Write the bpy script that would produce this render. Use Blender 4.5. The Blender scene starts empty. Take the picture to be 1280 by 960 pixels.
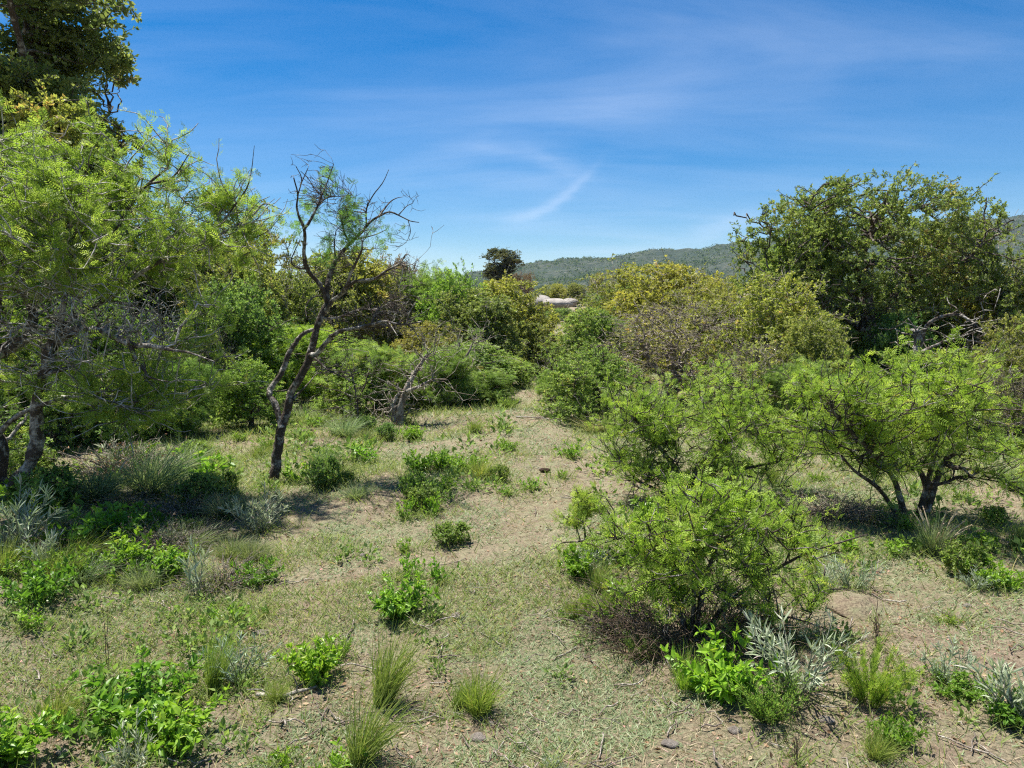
import bpy, math
import numpy as np

# ------------------------------------------------------------------ camera, sky, sun, exposure
sc = bpy.context.scene
col = sc.collection
CAM = np.array([0.0, 0.0, 1.6])
FPX = 897.0                      # focal length in pixels of the 1280 wide photograph
PITCH = math.radians(6.36)
cam_d = bpy.data.cameras.new("camera")
cam_d.sensor_width = 36.0
cam_d.lens = 36.0 * FPX / 1280.0
cam_d.clip_start = 0.05
cam_d.clip_end = 8000.0
cam = bpy.data.objects.new("camera", cam_d)
cam.location = CAM
cam.rotation_euler = (math.pi / 2 - PITCH, 0, 0)
col.objects.link(cam)
sc.camera = cam

SUN_DIR = np.array([-0.25, 0.20, 0.92])
SUN_DIR = SUN_DIR / np.linalg.norm(SUN_DIR)
SUN_EL = math.asin(SUN_DIR[2])
SUN_AZ = math.atan2(SUN_DIR[0], SUN_DIR[1])      # clockwise from +Y

sun_d = bpy.data.lights.new("sun", "SUN")
sun_d.energy = 5.0
sun_d.angle = math.radians(0.5)
sun_d.color = (1.0, 0.95, 0.86)
sun = bpy.data.objects.new("sun", sun_d)
from mathutils import Vector
sun.rotation_euler = Vector(SUN_DIR).to_track_quat("Z", "Y").to_euler()
col.objects.link(sun)

sc.view_settings.view_transform = "Standard"
sc.view_settings.look = "None"
sc.view_settings.exposure = 1.18
sc.view_settings.gamma = 1.0
sc.view_settings.use_curve_mapping = False
sc.cycles.use_denoising = False      # the photograph is crisp; denoising smears the leaves
sc.cycles.volume_bounces = 0
sc.cycles.filter_width = 1.2
sc.cycles.max_bounces = 8
sc.cycles.diffuse_bounces = 4
sc.cycles.transmission_bounces = 4
sc.cycles.glossy_bounces = 2
sc.cycles.caustics_reflective = False
sc.cycles.caustics_refractive = False


def ray(px, py):
    a, b = (px - 640.0) / FPX, (480.0 - py) / FPX
    f = np.array([0, math.cos(PITCH), -math.sin(PITCH)])
    u = np.array([0, math.sin(PITCH), math.cos(PITCH)])
    return f + np.array([a, 0, 0]) + u * b


def at(px, py, Y):
    """the point of the place that stands Y metres ahead in the direction of a photograph pixel"""
    d = ray(px, py)
    return CAM + d * (Y / d[1])


def mk_nodes(nt):
    nt.nodes.clear()

    def n(kind, ins=None, **kw):
        node = nt.nodes.new(kind)
        for k, v in kw.items():
            setattr(node, k, v)
        for k, v in (ins or {}).items():
            if hasattr(v, "is_output"):
                nt.links.new(v, node.inputs[k])
            else:
                node.inputs[k].default_value = v
        return node
    return n


def math_n(n, op, a, b=None, c=None, clamp=False):
    ins = {0: a}
    if b is not None:
        ins[1] = b
    if c is not None:
        ins[2] = c
    m = n("ShaderNodeMath", ins, operation=op)
    m.use_clamp = clamp
    return m.outputs[0]


def ramp(n, fac, stops, interp="LINEAR"):
    r = n("ShaderNodeValToRGB", {"Fac": fac})
    cr = r.color_ramp
    cr.interpolation = interp
    while len(cr.elements) < len(stops):
        cr.elements.new(0.5)
    for e, (p, c) in zip(cr.elements, stops):
        e.position = p
        e.color = (*c, 1) if len(c) == 3 else c
    return r.outputs["Color"]


def mixc(n, fac, a, b, mode="MIX"):
    m = n("ShaderNodeMix", data_type="RGBA", blend_type=mode)
    nt = m.id_data
    for idx, v in ((0, fac), (6, a), (7, b)):
        if hasattr(v, "is_output"):
            nt.links.new(v, m.inputs[idx])
        elif idx == 0:
            m.inputs[idx].default_value = v
        else:
            m.inputs[idx].default_value = (*v, 1)
    return m.outputs[2]


def make_world():
    w = bpy.data.worlds.new("World")
    sc.world = w
    w.use_nodes = True
    n = mk_nodes(w.node_tree)
    sky = n("ShaderNodeTexSky", sky_type="NISHITA")
    sky.sun_disc = False
    sky.sun_elevation = SUN_EL
    sky.sun_rotation = SUN_AZ
    sky.altitude = 900
    sky.air_density = 1.0
    sky.dust_density = 0.25
    sky.ozone_density = 2.0
    tc = n("ShaderNodeTexCoord")
    sep = n("ShaderNodeSeparateXYZ", {0: tc.outputs["Generated"]})
    x, y, z = sep.outputs
    zz = math_n(n, "MAXIMUM", math_n(n, "ADD", z, 0.12), 0.05)
    px = math_n(n, "DIVIDE", x, zz)
    py = math_n(n, "DIVIDE", y, zz)
    comb = n("ShaderNodeCombineXYZ", {0: px, 1: py, 2: 0.0})
    mp = n("ShaderNodeMapping", {"Vector": comb.outputs[0], "Rotation": (0, 0, math.radians(24)), "Scale": (0.35, 1.0, 1), "Location": (3.1, 0.7, 0)})
    n1 = n("ShaderNodeTexNoise", {"Vector": mp.outputs[0], "Scale": 1.5, "Detail": 9.0, "Roughness": 0.56, "Distortion": 0.7})
    n2 = n("ShaderNodeTexNoise", {"Vector": comb.outputs[0], "Scale": 0.55, "Detail": 3.0, "Roughness": 0.5})
    wisps = n("ShaderNodeMapRange", {0: n1.outputs["Fac"], 1: 0.36, 2: 0.78, 3: 0.0, 4: 1.0})
    veil = n("ShaderNodeMapRange", {0: n2.outputs["Fac"], 1: 0.30, 2: 0.70, 3: 0.12, 4: 1.0})
    cl = math_n(n, "MULTIPLY", wisps.outputs[0], veil.outputs[0])
    # the one brighter hooked cirrus streak, placed by its bearing (u) and height (v)
    yy = math_n(n, "MAXIMUM", y, 0.05)
    u = math_n(n, "DIVIDE", x, yy)
    v = math_n(n, "DIVIDE", z, yy)

    def streak(p0, p1, p2, width, gain):
        pts = [ray(*p) for p in (p0, p1, p2)]
        us = np.array([p[0] / p[1] for p in pts])
        vs = np.array([p[2] / p[1] for p in pts])
        c2, c1, c0 = np.polyfit(us, vs, 2)
        vc = math_n(n, "MULTIPLY_ADD", math_n(n, "MULTIPLY_ADD", u, float(c2), float(c1)), u, float(c0))
        nz = n("ShaderNodeTexNoise", {"Vector": comb.outputs[0], "Scale": 7.0, "Detail": 6.0, "Roughness": 0.6})
        off = math_n(n, "MULTIPLY", math_n(n, "SUBTRACT", nz.outputs["Fac"], 0.5), width * 2.0)
        dv = math_n(n, "DIVIDE", math_n(n, "ADD", math_n(n, "SUBTRACT", v, vc), off), width)
        g = math_n(n, "EXPONENT", math_n(n, "MULTIPLY", math_n(n, "MULTIPLY", dv, dv), -1.0))
        uc, uw = float((us[0] + us[2]) / 2), float(abs(us[2] - us[0]) / 2)
        du = math_n(n, "DIVIDE", math_n(n, "SUBTRACT", u, uc), uw)
        d4 = math_n(n, "POWER", math_n(n, "ABSOLUTE", du), 3.0)
        e = math_n(n, "EXPONENT", math_n(n, "MULTIPLY", d4, -1.2))
        return math_n(n, "MULTIPLY", math_n(n, "MULTIPLY", g, e), gain)
    s1 = streak((625, 275), (690, 256), (738, 216), 0.0085, 0.20)
    s2 = streak((655, 185), (700, 207), (745, 222), 0.012, 0.10)
    s3 = streak((560, 180), (620, 186), (680, 200), 0.009, 0.06)
    s4 = streak((860, 292), (905, 284), (950, 268), 0.013, 0.16)
    cl = math_n(n, "ADD", math_n(n, "MULTIPLY", cl, 0.36), math_n(n, "ADD", math_n(n, "ADD", s1, s2), math_n(n, "ADD", s3, s4)))
    cl = math_n(n, "MINIMUM", cl, 0.8)
    hs = n("ShaderNodeHueSaturation", {"Hue": 0.502, "Saturation": 1.5, "Value": 1.0, "Color": sky.outputs[0]})
    c = mixc(n, cl, hs.outputs[0], (7.6, 8.4, 10.0))
    bg = n("ShaderNodeBackground", {"Color": c, "Strength": 0.057})
    out = n("ShaderNodeOutputWorld", {"Surface": bg.outputs[0]})


make_world()

# ------------------------------------------------------------------ small helpers
def rng_of(seed):
    return np.random.default_rng(seed)


def unit(v):
    return v / np.maximum(np.linalg.norm(v, axis=-1, keepdims=True), 1e-9)


_ph = rng_of(99)
_W = unit(_ph.normal(size=(24, 3))) * np.repeat([1.0, 2.1, 4.3], 8)[:, None]
_P = _ph.uniform(0, 6.28, 24)
_A = np.repeat([1.0, 0.6, 0.35], 8)


def wob(p, scale):
    """smooth pseudo noise about -1..1 at points [N,3]"""
    q = np.asarray(p) / scale
    return (np.sin(q @ _W.T * 3.0 + _P) * _A).sum(-1) / 3.4


def wob2(x, y, scale):
    return wob(np.stack([np.asarray(x, float), np.asarray(y, float), np.zeros_like(np.asarray(x, float))], -1), scale)


def sstep(a, b, v):
    t = np.clip((v - a) / (b - a), 0, 1)
    return t * t * (3 - 2 * t)


MOUND = None


def height(x, y):
    x = np.asarray(x, float)
    y = np.asarray(y, float)
    r = np.hypot(x, y)
    h = 0.06 * wob2(x, y, 4.0) * sstep(1.0, 5.0, r) + 0.02 * wob2(x + 9, y, 0.9)
    h = h + 2.3 * sstep(20, 85, y) + 0.9 * sstep(5, 18, -x) * sstep(6, 16, y) + 0.5 * sstep(7, 20, x) * sstep(8, 18, y)
    h = h * (1 - sstep(200, 500, r)) + 2.0 * sstep(200, 500, r)
    if MOUND is not None:
        d2 = ((x - MOUND[0]) / 0.30) ** 2 + ((y - MOUND[1]) / 0.36) ** 2
        h = h + 0.13 * np.exp(-d2 ** 1.5)
    return h


def gp(px, py):
    """where the ground is met in the direction of a photograph pixel"""
    d = ray(px, py)
    t = np.geomspace(1.0, 400, 4000)
    p = CAM + d * t[:, None]
    k = np.argmax(p[:, 2] < height(p[:, 0], p[:, 1]))
    q = p[k]
    return np.array([q[0], q[1], float(height(q[0], q[1]))])




class Buf:
    """collects faces, then links them as ONE mesh object"""

    def __init__(self):
        self.v, self.f3, self.f4, self.a3, self.a4, self.nv = [], [], [], [], [], 0

    def add(self, v, f, var=None):
        v = np.asarray(v, float).reshape(-1, 3)
        f = np.asarray(f, np.int64)
        var = np.zeros(len(f)) if var is None else np.broadcast_to(np.asarray(var, float), (len(f),))
        if f.shape[1] == 3:
            self.f3.append(f + self.nv)
            self.a3.append(var)
        else:
            self.f4.append(f + self.nv)
            self.a4.append(var)
        self.v.append(v)
        self.nv += len(v)

    def mesh(self, name, mat, smooth=False, origin=None):
        v = np.concatenate(self.v) if self.v else np.zeros((0, 3))
        if origin is not None:
            v = v - np.asarray(origin)
        f3 = np.concatenate(self.f3) if self.f3 else np.zeros((0, 3), int)
        f4 = np.concatenate(self.f4) if self.f4 else np.zeros((0, 4), int)
        var = np.concatenate(self.a3 + self.a4) if (self.a3 or self.a4) else np.zeros(0)
        me = bpy.data.meshes.new(name)
        me.vertices.add(len(v))
        me.vertices.foreach_set("co", v.astype(np.float32).ravel())
        loops = np.concatenate([f3.ravel(), f4.ravel()]).astype(np.int32)
        me.loops.add(len(loops))
        me.loops.foreach_set("vertex_index", loops)
        tot = len(f3) + len(f4)
        starts = np.concatenate([np.arange(len(f3)) * 3, len(f3) * 3 + np.arange(len(f4)) * 4]).astype(np.int32)
        me.polygons.add(tot)
        me.polygons.foreach_set("loop_start", starts)
        me.update(calc_edges=True)
        me.validate()
        if len(me.polygons) == tot:
            at_ = me.attributes.new("var", "FLOAT", "FACE")
            at_.data.foreach_set("value", var.astype(np.float32))
        me.polygons.foreach_set("use_smooth", np.full(len(me.polygons), smooth))
        me.materials.append(mat)
        return me

    def obj(self, name, mat, parent=None, smooth=False, origin=None):
        o = bpy.data.objects.new(name, self.mesh(name, mat, smooth, origin))
        col.objects.link(o)
        if parent is not None:
            o.parent = parent
        return o


def tag(o, label, cat, group=None, kind=None):
    if label:
        o["label"] = label
    if cat:
        o["category"] = cat
    if group:
        o["group"] = group
    if kind:
        o["kind"] = kind
    return o


def thing(name, label, cat, loc, group=None):
    o = bpy.data.objects.new(name, None)
    o.empty_display_size = 0.2
    col.objects.link(o)
    o.location = loc
    return tag(o, label, cat, group)


def copy_thing(src, name, loc, rz, scale, label, cat, group, tint):
    r = src.copy()
    r.name = name
    col.objects.link(r)
    r.location = loc
    r.rotation_euler = (0, 0, rz)
    r.scale = scale
    for k in ("label", "category", "group"):
        if k in r:
            del r[k]
    tag(r, label, cat, group)
    for ch in src.children:
        c = ch.copy()
        c.parent = r
        col.objects.link(c)
        c.color = (*tint, 1) if "crown" in c.name or "foliage" in c.name or "blades" in c.name else (1, 1, 1, 1)
    return r


# ------------------------------------------------------------------ materials
def leaf_mat(name, dark, mid, light, trans=0.45, rough=0.5, spec=0.25):
    m = bpy.data.materials.new(name)
    m.use_nodes = True
    n = mk_nodes(m.node_tree)
    a = n("ShaderNodeAttribute", attribute_name="var")
    oi = n("ShaderNodeObjectInfo")
    old = (light[0] * 1.12, light[1] * 0.78, light[2] * 1.1)      # a few yellowed, ageing leaves
    c = ramp(n, a.outputs["Fac"], [(0.0, dark), (0.48, mid), (0.92, light), (1.0, old)])
    c = mixc(n, 1.0, c, oi.outputs["Color"], "MULTIPLY")
    p = n("ShaderNodeBsdfPrincipled", {"Base Color": c, "Roughness": rough, "Specular IOR Level": spec})
    tcol = mixc(n, 1.0, c, (1.2, 1.25, 0.8), "MULTIPLY")
    t = n("ShaderNodeBsdfTranslucent", {"Color": tcol})
    mx = n("ShaderNodeMixShader", {0: trans, 1: p.outputs[0], 2: t.outputs[0]})
    n("ShaderNodeOutputMaterial", {"Surface": mx.outputs[0]})
    return m


def bark_mat(name, dark, mid, lichen, amount=0.5, scale=14.0):
    m = bpy.data.materials.new(name)
    m.use_nodes = True
    n = mk_nodes(m.node_tree)
    tc = n("ShaderNodeTexCoord")
    n1 = n("ShaderNodeTexNoise", {"Vector": tc.outputs["Object"], "Scale": scale, "Detail": 6.0, "Roughness": 0.65})
    n2 = n("ShaderNodeTexNoise", {"Vector": tc.outputs["Object"], "Scale": scale * 3.2, "Detail": 5.0, "Roughness": 0.7})
    mp = n("ShaderNodeMapping", {"Vector": tc.outputs["Object"], "Scale": (1, 1, 0.22)})
    n3 = n("ShaderNodeTexVoronoi", {"Vector": mp.outputs[0], "Scale": scale * 5}, feature="DISTANCE_TO_EDGE")
    base = mixc(n, n2.outputs["Fac"], dark, mid)
    mask = n("ShaderNodeMapRange", {0: n1.outputs["Fac"], 1: 0.62 - 0.25 * amount, 2: 0.72 - 0.25 * amount, 3: 0.0, 4: 1.0})
    mask2 = math_n(n, "MULTIPLY", mask.outputs[0], n("ShaderNodeMapRange", {0: n2.outputs["Fac"], 1: 0.35, 2: 0.6, 3: 0.1, 4: 1.0}).outputs[0])
    c = mixc(n, mask2, base, lichen)
    hgt = math_n(n, "MULTIPLY_ADD", n2.outputs["Fac"], 0.6, n3.outputs["Distance"])
    b = n("ShaderNodeBump", {"Height": hgt, "Strength": 0.8, "Distance": 0.012})
    p = n("ShaderNodeBsdfPrincipled", {"Base Color": c, "Roughness": 0.9, "Specular IOR Level": 0.15, "Normal": b.outputs[0]})
    n("ShaderNodeOutputMaterial", {"Surface": p.outputs[0]})
    return m


M = {}
M["acacia"] = leaf_mat("acacia leaf", (0.17, 0.23, 0.045), (0.29, 0.40, 0.058), (0.47, 0.54, 0.115), 0.5)
M["olive"] = leaf_mat("olive leaf", (0.13, 0.165, 0.05), (0.245, 0.285, 0.080), (0.37, 0.38, 0.115), 0.47)
M["green"] = leaf_mat("green leaf", (0.11, 0.18, 0.045), (0.20, 0.30, 0.075), (0.34, 0.43, 0.12), 0.47)
M["deep"] = leaf_mat("deep green leaf", (0.085, 0.12, 0.040), (0.16, 0.215, 0.065), (0.28, 0.31, 0.11), 0.45)
M["herb"] = leaf_mat("herb leaf", (0.10, 0.20, 0.020), (0.175, 0.32, 0.030), (0.29, 0.44, 0.055), 0.45, 0.4, 0.4)
M["silver"] = leaf_mat("silver leaf", (0.20, 0.24, 0.15), (0.33, 0.37, 0.25), (0.50, 0.53, 0.41), 0.25, 0.7, 0.2)
M["blade"] = leaf_mat("grass blade", (0.12, 0.18, 0.04), (0.22, 0.29, 0.075), (0.37, 0.39, 0.14), 0.42)
M["greyblade"] = leaf_mat("grey green blade", (0.14, 0.19, 0.095), (0.25, 0.31, 0.16), (0.42, 0.43, 0.26), 0.38)
M["straw"] = leaf_mat("straw", (0.17, 0.125, 0.085), (0.34, 0.27, 0.175), (0.55, 0.47, 0.33), 0.25, 0.7, 0.2)
M["litter"] = leaf_mat("leaf litter", (0.11, 0.060, 0.032), (0.26, 0.16, 0.09), (0.46, 0.34, 0.22), 0.15, 0.7, 0.2)
M["weed"] = leaf_mat("ground weed", (0.14, 0.20, 0.095), (0.24, 0.305, 0.16), (0.36, 0.39, 0.24), 0.35)
M["redbrown"] = leaf_mat("red brown leaf", (0.13, 0.09, 0.05), (0.25, 0.17, 0.09), (0.36, 0.27, 0.14), 0.35)
M["bark"] = bark_mat("dark bark", (0.022, 0.017, 0.013), (0.10, 0.078, 0.062), (0.36, 0.34, 0.30), 0.45)
M["barkpale"] = bark_mat("lichened bark", (0.030, 0.024, 0.020), (0.11, 0.088, 0.072), (0.42, 0.40, 0.36), 0.62, 11.0)
M["barkmid"] = bark_mat("lichened twig bark", (0.030, 0.024, 0.020), (0.15, 0.125, 0.105), (0.52, 0.50, 0.46), 0.85, 9.0)
M["barkgrey"] = bark_mat("grey twig bark", (0.07, 0.055, 0.045), (0.22, 0.18, 0.145), (0.42, 0.39, 0.33), 0.7)
M["barktwig"] = bark_mat("pinkish twig bark", (0.09, 0.072, 0.060), (0.26, 0.215, 0.18), (0.42, 0.39, 0.34), 0.5)
M["stem"] = bark_mat("brown stem", (0.09, 0.062, 0.045), (0.22, 0.16, 0.115), (0.34, 0.27, 0.20), 0.5, 20.0)
M["greenstem"] = bark_mat("green stem", (0.06, 0.09, 0.025), (0.14, 0.17, 0.06), (0.20, 0.22, 0.09), 0.5, 20.0)
M["silverstem"] = bark_mat("pale stem", (0.20, 0.22, 0.15), (0.33, 0.35, 0.25), (0.42, 0.43, 0.33), 0.6, 20.0)


def ground_mat():
    m = bpy.data.materials.new("dry turf soil")
    m.use_nodes = True
    n = mk_nodes(m.node_tree)
    tc = n("ShaderNodeTexCoord")
    v = tc.outputs["Object"]
    a = n("ShaderNodeTexNoise", {"Vector": v, "Scale": 0.55, "Detail": 5.0, "Roughness": 0.6})
    b = n("ShaderNodeTexNoise", {"Vector": v, "Scale": 9.0, "Detail": 8.0, "Roughness": 0.72})
    c = n("ShaderNodeTexNoise", {"Vector": v, "Scale": 70.0, "Detail": 6.0, "Roughness": 0.75})
    e = n("ShaderNodeTexVoronoi", {"Vector": v, "Scale": 42.0, "Randomness": 1.0})
    soil = ramp(n, b.outputs["Fac"], [(0.28, (0.145, 0.105, 0.080)), (0.48, (0.265, 0.20, 0.150)), (0.62, (0.34, 0.27, 0.205)), (0.75, (0.42, 0.35, 0.27))])
    fine = ramp(n, c.outputs["Fac"], [(0.30, (0.35, 0.32, 0.30)), (0.52, (1.0, 1.0, 1.0)), (0.75, (1.45, 1.4, 1.3))])
    soil = mixc(n, 1.0, soil, fine, "MULTIPLY")
    turf = ramp(n, c.outputs["Fac"], [(0.3, (0.09, 0.11, 0.055)), (0.5, (0.19, 0.21, 0.11)), (0.7, (0.30, 0.31, 0.18))])
    k = n("ShaderNodeMapRange", {0: a.outputs["Fac"], 1: 0.38, 2: 0.58, 3: 0.20, 4: 0.85})
    k2 = n("ShaderNodeMapRange", {0: b.outputs["Fac"], 1: 0.40, 2: 0.58, 3: 0.25, 4: 1.0})
    cc = mixc(n, math_n(n, "MULTIPLY", k.outputs[0], k2.outputs[0]), soil, turf)
    hb = math_n(n, "MULTIPLY_ADD", b.outputs["Fac"], 1.6, math_n(n, "MULTIPLY_ADD", c.outputs["Fac"], 0.7, math_n(n, "MULTIPLY", e.outputs["Distance"], 0.25)))
    bu = n("ShaderNodeBump", {"Height": hb, "Strength": 0.9, "Distance": 0.03})
    p = n("ShaderNodeBsdfPrincipled", {"Base Color": cc, "Roughness": 0.95, "Specular IOR Level": 0.1, "Normal": bu.outputs[0]})
    n("ShaderNodeOutputMaterial", {"Surface": p.outputs[0]})
    return m


def hill_mat():
    m = bpy.data.materials.new("scrub hillside")
    m.use_nodes = True
    n = mk_nodes(m.node_tree)
    tc = n("ShaderNodeTexCoord")
    v = tc.outputs["Object"]
    a = n("ShaderNodeTexNoise", {"Vector": v, "Scale": 0.02, "Detail": 5.0, "Roughness": 0.6})
    b = n("ShaderNodeTexNoise", {"Vector": v, "Scale": 0.22, "Detail": 6.0, "Roughness": 0.7})
    c1 = ramp(n, b.outputs["Fac"], [(0.35, (0.044, 0.058, 0.044)), (0.52, (0.070, 0.086, 0.062)), (0.64, (0.115, 0.118, 0.095)), (0.72, (0.24, 0.23, 0.20))])
    c2 = ramp(n, b.outputs["Fac"], [(0.35, (0.038, 0.055, 0.040)), (0.6, (0.064, 0.084, 0.056)), (0.74, (0.13, 0.13, 0.10))])
    k = n("ShaderNodeMapRange", {0: a.outputs["Fac"], 1: 0.42, 2: 0.6, 3: 0.0, 4: 1.0})
    cc = mixc(n, k.outputs[0], c1, c2)
    bu = n("ShaderNodeBump", {"Height": b.outputs["Fac"], "Strength": 1.0, "Distance": 3.0})
    p = n("ShaderNodeBsdfPrincipled", {"Base Color": cc, "Roughness": 0.95, "Specular IOR Level": 0.05, "Normal": bu.outputs[0]})
    n("ShaderNodeOutputMaterial", {"Surface": p.outputs[0]})
    return m


def rock_mat(name, ca, cb, scale=3.0):
    m = bpy.data.materials.new(name)
    m.use_nodes = True
    n = mk_nodes(m.node_tree)
    tc = n("ShaderNodeTexCoord")
    a = n("ShaderNodeTexNoise", {"Vector": tc.outputs["Object"], "Scale": scale, "Detail": 8.0, "Roughness": 0.7})
    b = n("ShaderNodeTexNoise", {"Vector": tc.outputs["Object"], "Scale": scale * 9, "Detail": 6.0, "Roughness": 0.7})
    c = ramp(n, a.outputs["Fac"], [(0.35, ca), (0.65, cb)])
    f = ramp(n, b.outputs["Fac"], [(0.3, (0.55, 0.53, 0.5)), (0.6, (1.05, 1.05, 1.05))])
    c = mixc(n, 1.0, c, f, "MULTIPLY")
    bu = n("ShaderNodeBump", {"Height": b.outputs["Fac"], "Strength": 0.8, "Distance": 0.05})
    p = n("ShaderNodeBsdfPrincipled", {"Base Color": c, "Roughness": 0.92, "Specular IOR Level": 0.15, "Normal": bu.outputs[0]})
    n("ShaderNodeOutputMaterial", {"Surface": p.outputs[0]})
    return m


M["ground"] = ground_mat()
M["hill"] = hill_mat()
M["rock"] = rock_mat("pale granite", (0.24, 0.22, 0.20), (0.44, 0.41, 0.37), 2.2)
M["stone"] = rock_mat("small stone", (0.26, 0.22, 0.19), (0.48, 0.43, 0.38), 30.0)
M["soil"] = rock_mat("grey soil", (0.20, 0.155, 0.12), (0.34, 0.275, 0.21), 14.0)
M["dung"] = rock_mat("dark dung", (0.05, 0.032, 0.024), (0.14, 0.09, 0.065), 40.0)

# ------------------------------------------------------------------ ground and hills
def grid_obj(name, X, Y, Z, mat):
    nr, nc = X.shape
    idx = np.arange(nr * nc).reshape(nr, nc)
    f = np.stack([idx[:-1, :-1], idx[:-1, 1:], idx[1:, 1:], idx[1:, :-1]], -1).reshape(-1, 4)
    b = Buf()
    b.add(np.stack([X, Y, Z], -1).reshape(-1, 3), f)
    return b.obj(name, mat, smooth=True)


def axis(lo, hi, fine, n_f, n_o):
    core = np.linspace(fine[0], fine[1], n_f)
    a = fine[0] - np.geomspace(1.0, fine[0] - lo, n_o)[::-1]
    b = fine[1] + np.geomspace(1.0, hi - fine[1], n_o)
    return np.concatenate([a, core, b])


gx, gy = np.meshgrid(axis(-1650, 1650, (-9, 9), 181, 34), axis(-500, 1650, (-1, 22), 231, 34))
tag(grid_obj("ground", gx, gy, height(gx, gy), M["ground"]), "dry tan turf of the clearing with bare soil", "ground", kind="structure")

# skyline of the far ridge, in photograph pixels
SKX = np.array([-1400, -300, 100, 400, 560, 600, 660, 700, 740, 800, 830, 880, 905, 960, 1040, 1120, 1200, 1265, 1330, 1500, 2200])
SKY = np.array([376, 374, 371, 366, 353, 344, 335.5, 331, 328, 323.5, 320.5, 318, 315, 309, 303, 297, 298, 300, 302, 306, 335])


def hill_h(az, r):
    px = 640 + FPX * np.tan(np.clip(az, -1.2, 1.2))
    top = np.interp(px, SKX, SKY)
    dd = np.interp(px, [-1400, 600, 1280], [820, 800, 760])
    up = np.maximum((380 - top) / FPX, 0.004) * dd / np.cos(az) * 0.995
    t = sstep(0, 1, np.clip((r * np.cos(az) - 330) / (dd - 330), 0, 1))
    back = 1 - sstep(dd, dd + 330, r * np.cos(az))
    x, y = r * np.sin(az), r * np.cos(az)
    return 1.6 + up * t * back + t * (3.2 * wob2(x, y, 70.0) + 1.6 * wob2(x, y, 22.0) + 0.5 * wob2(x, y, 7.0)) - 3.0 * (1 - sstep(0, 0.05, t))


ha, hr = np.meshgrid(np.radians(np.linspace(-54, 54, 420)), np.concatenate([np.linspace(320, 860, 120), np.linspace(880, 1180, 16)]))
hr = hr / np.cos(ha)
hz = hill_h(ha, hr)
tag(grid_obj("hills", hr * np.sin(ha), hr * np.cos(ha), hz, M["hill"]), "scrub covered ridge beyond the valley", "hill", kind="structure")

# ------------------------------------------------------------------ wood and leaves
def tubes(buf, paths, radii, sides, var=0.5):
    """paths [N,P,3], radii [N,P]"""
    if len(paths) == 0:
        return
    N, Pn, _ = paths.shape
    tan = np.empty_like(paths)
    tan[:, 1:-1] = paths[:, 2:] - paths[:, :-2]
    tan[:, 0] = paths[:, 1] - paths[:, 0]
    tan[:, -1] = paths[:, -1] - paths[:, -2]
    tan = unit(tan)
    mean = unit(paths[:, -1] - paths[:, 0])
    ref = np.where(np.abs(mean[:, 2:3]) < 0.75, np.array([[0, 0, 1.0]]), np.array([[1.0, 0, 0]]))[:, None, :]
    n1 = unit(np.cross(tan, np.broadcast_to(ref, tan.shape)))
    n2 = np.cross(tan, n1)
    ang = np.arange(sides) / sides * 2 * math.pi
    ring = n1[:, :, None, :] * np.cos(ang)[:, None] + n2[:, :, None, :] * np.sin(ang)[:, None]
    v = paths[:, :, None, :] + ring * radii[:, :, None, None]
    k = np.arange(sides)
    base = (np.arange(N)[:, None, None] * Pn + np.arange(Pn - 1)[None, :, None]) * sides
    a, b2 = base + k, base + (k + 1) % sides
    f = np.stack([a, b2, b2 + sides, a + sides], -1).reshape(-1, 4)
    buf.add(v.reshape(-1, 3), f, var)


def resample(pts, n):
    """smooth curve through the points"""
    pts = np.asarray(pts, float)
    if len(pts) == 2:
        return pts[0] + (pts[1] - pts[0]) * np.linspace(0, 1, n)[:, None]
    ext = np.concatenate([[2 * pts[0] - pts[1]], pts, [2 * pts[-1] - pts[-2]]])
    s = np.linspace(0, len(pts) - 1 - 1e-6, n)
    i = s.astype(int)
    t = (s - i)[:, None]
    p0, p1, p2, p3 = ext[i], ext[i + 1], ext[i + 2], ext[i + 3]
    return 0.5 * (2 * p1 + (p2 - p0) * t + (2 * p0 - 5 * p1 + 4 * p2 - p3) * t ** 2 + (3 * p1 - p0 - 3 * p2 + p3) * t ** 3)


def rough_tube(buf, pts, r0, r1, sides=8, n=None, rng=None, knob=0.12, flare=0.0):
    n = n or max(6, len(pts) * 4)
    path = resample(pts, n)
    t = np.linspace(0, 1, n)
    r = r0 + (r1 - r0) * t
    if flare:
        r = r * (1 + flare * np.exp(-t * 14))
    if rng is not None:
        k = rng.normal(size=n)
        k = (k + np.roll(k, 1) + np.roll(k, -1)) / 1.8
        r = r * (1 + knob * 0.6 * k)
        j = rng.normal(size=path.shape)
        path = path + (j + np.roll(j, 1, 0) + np.roll(j, -1, 0)) / 1.8 * (r * 0.16)[:, None]
    tubes(buf, path[None], r[None], sides)
    return path, r


def T_oval():
    v = np.array([[0, 0, 0], [0.45, 0.25, 0.06], [1, 0, 0], [0.45, -0.25, 0.06]])
    return v, np.array([[0, 1, 2, 3]])


def T_leaf():
    """ovate leaf with a folded midrib and a drooping tip"""
    v = np.array([[0, 0, 0], [0.3, 0.20, 0.06], [0.32, 0, 0.0], [0.3, -0.20, 0.06], [0.68, 0.15, 0.02], [0.68, 0, -0.04], [0.68, -0.15, 0.02], [1, 0, -0.16]])
    return v, [np.array([[0, 2, 1], [0, 3, 2], [4, 5, 7], [5, 6, 7]]), np.array([[1, 2, 5, 4], [2, 3, 6, 5]])]


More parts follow.
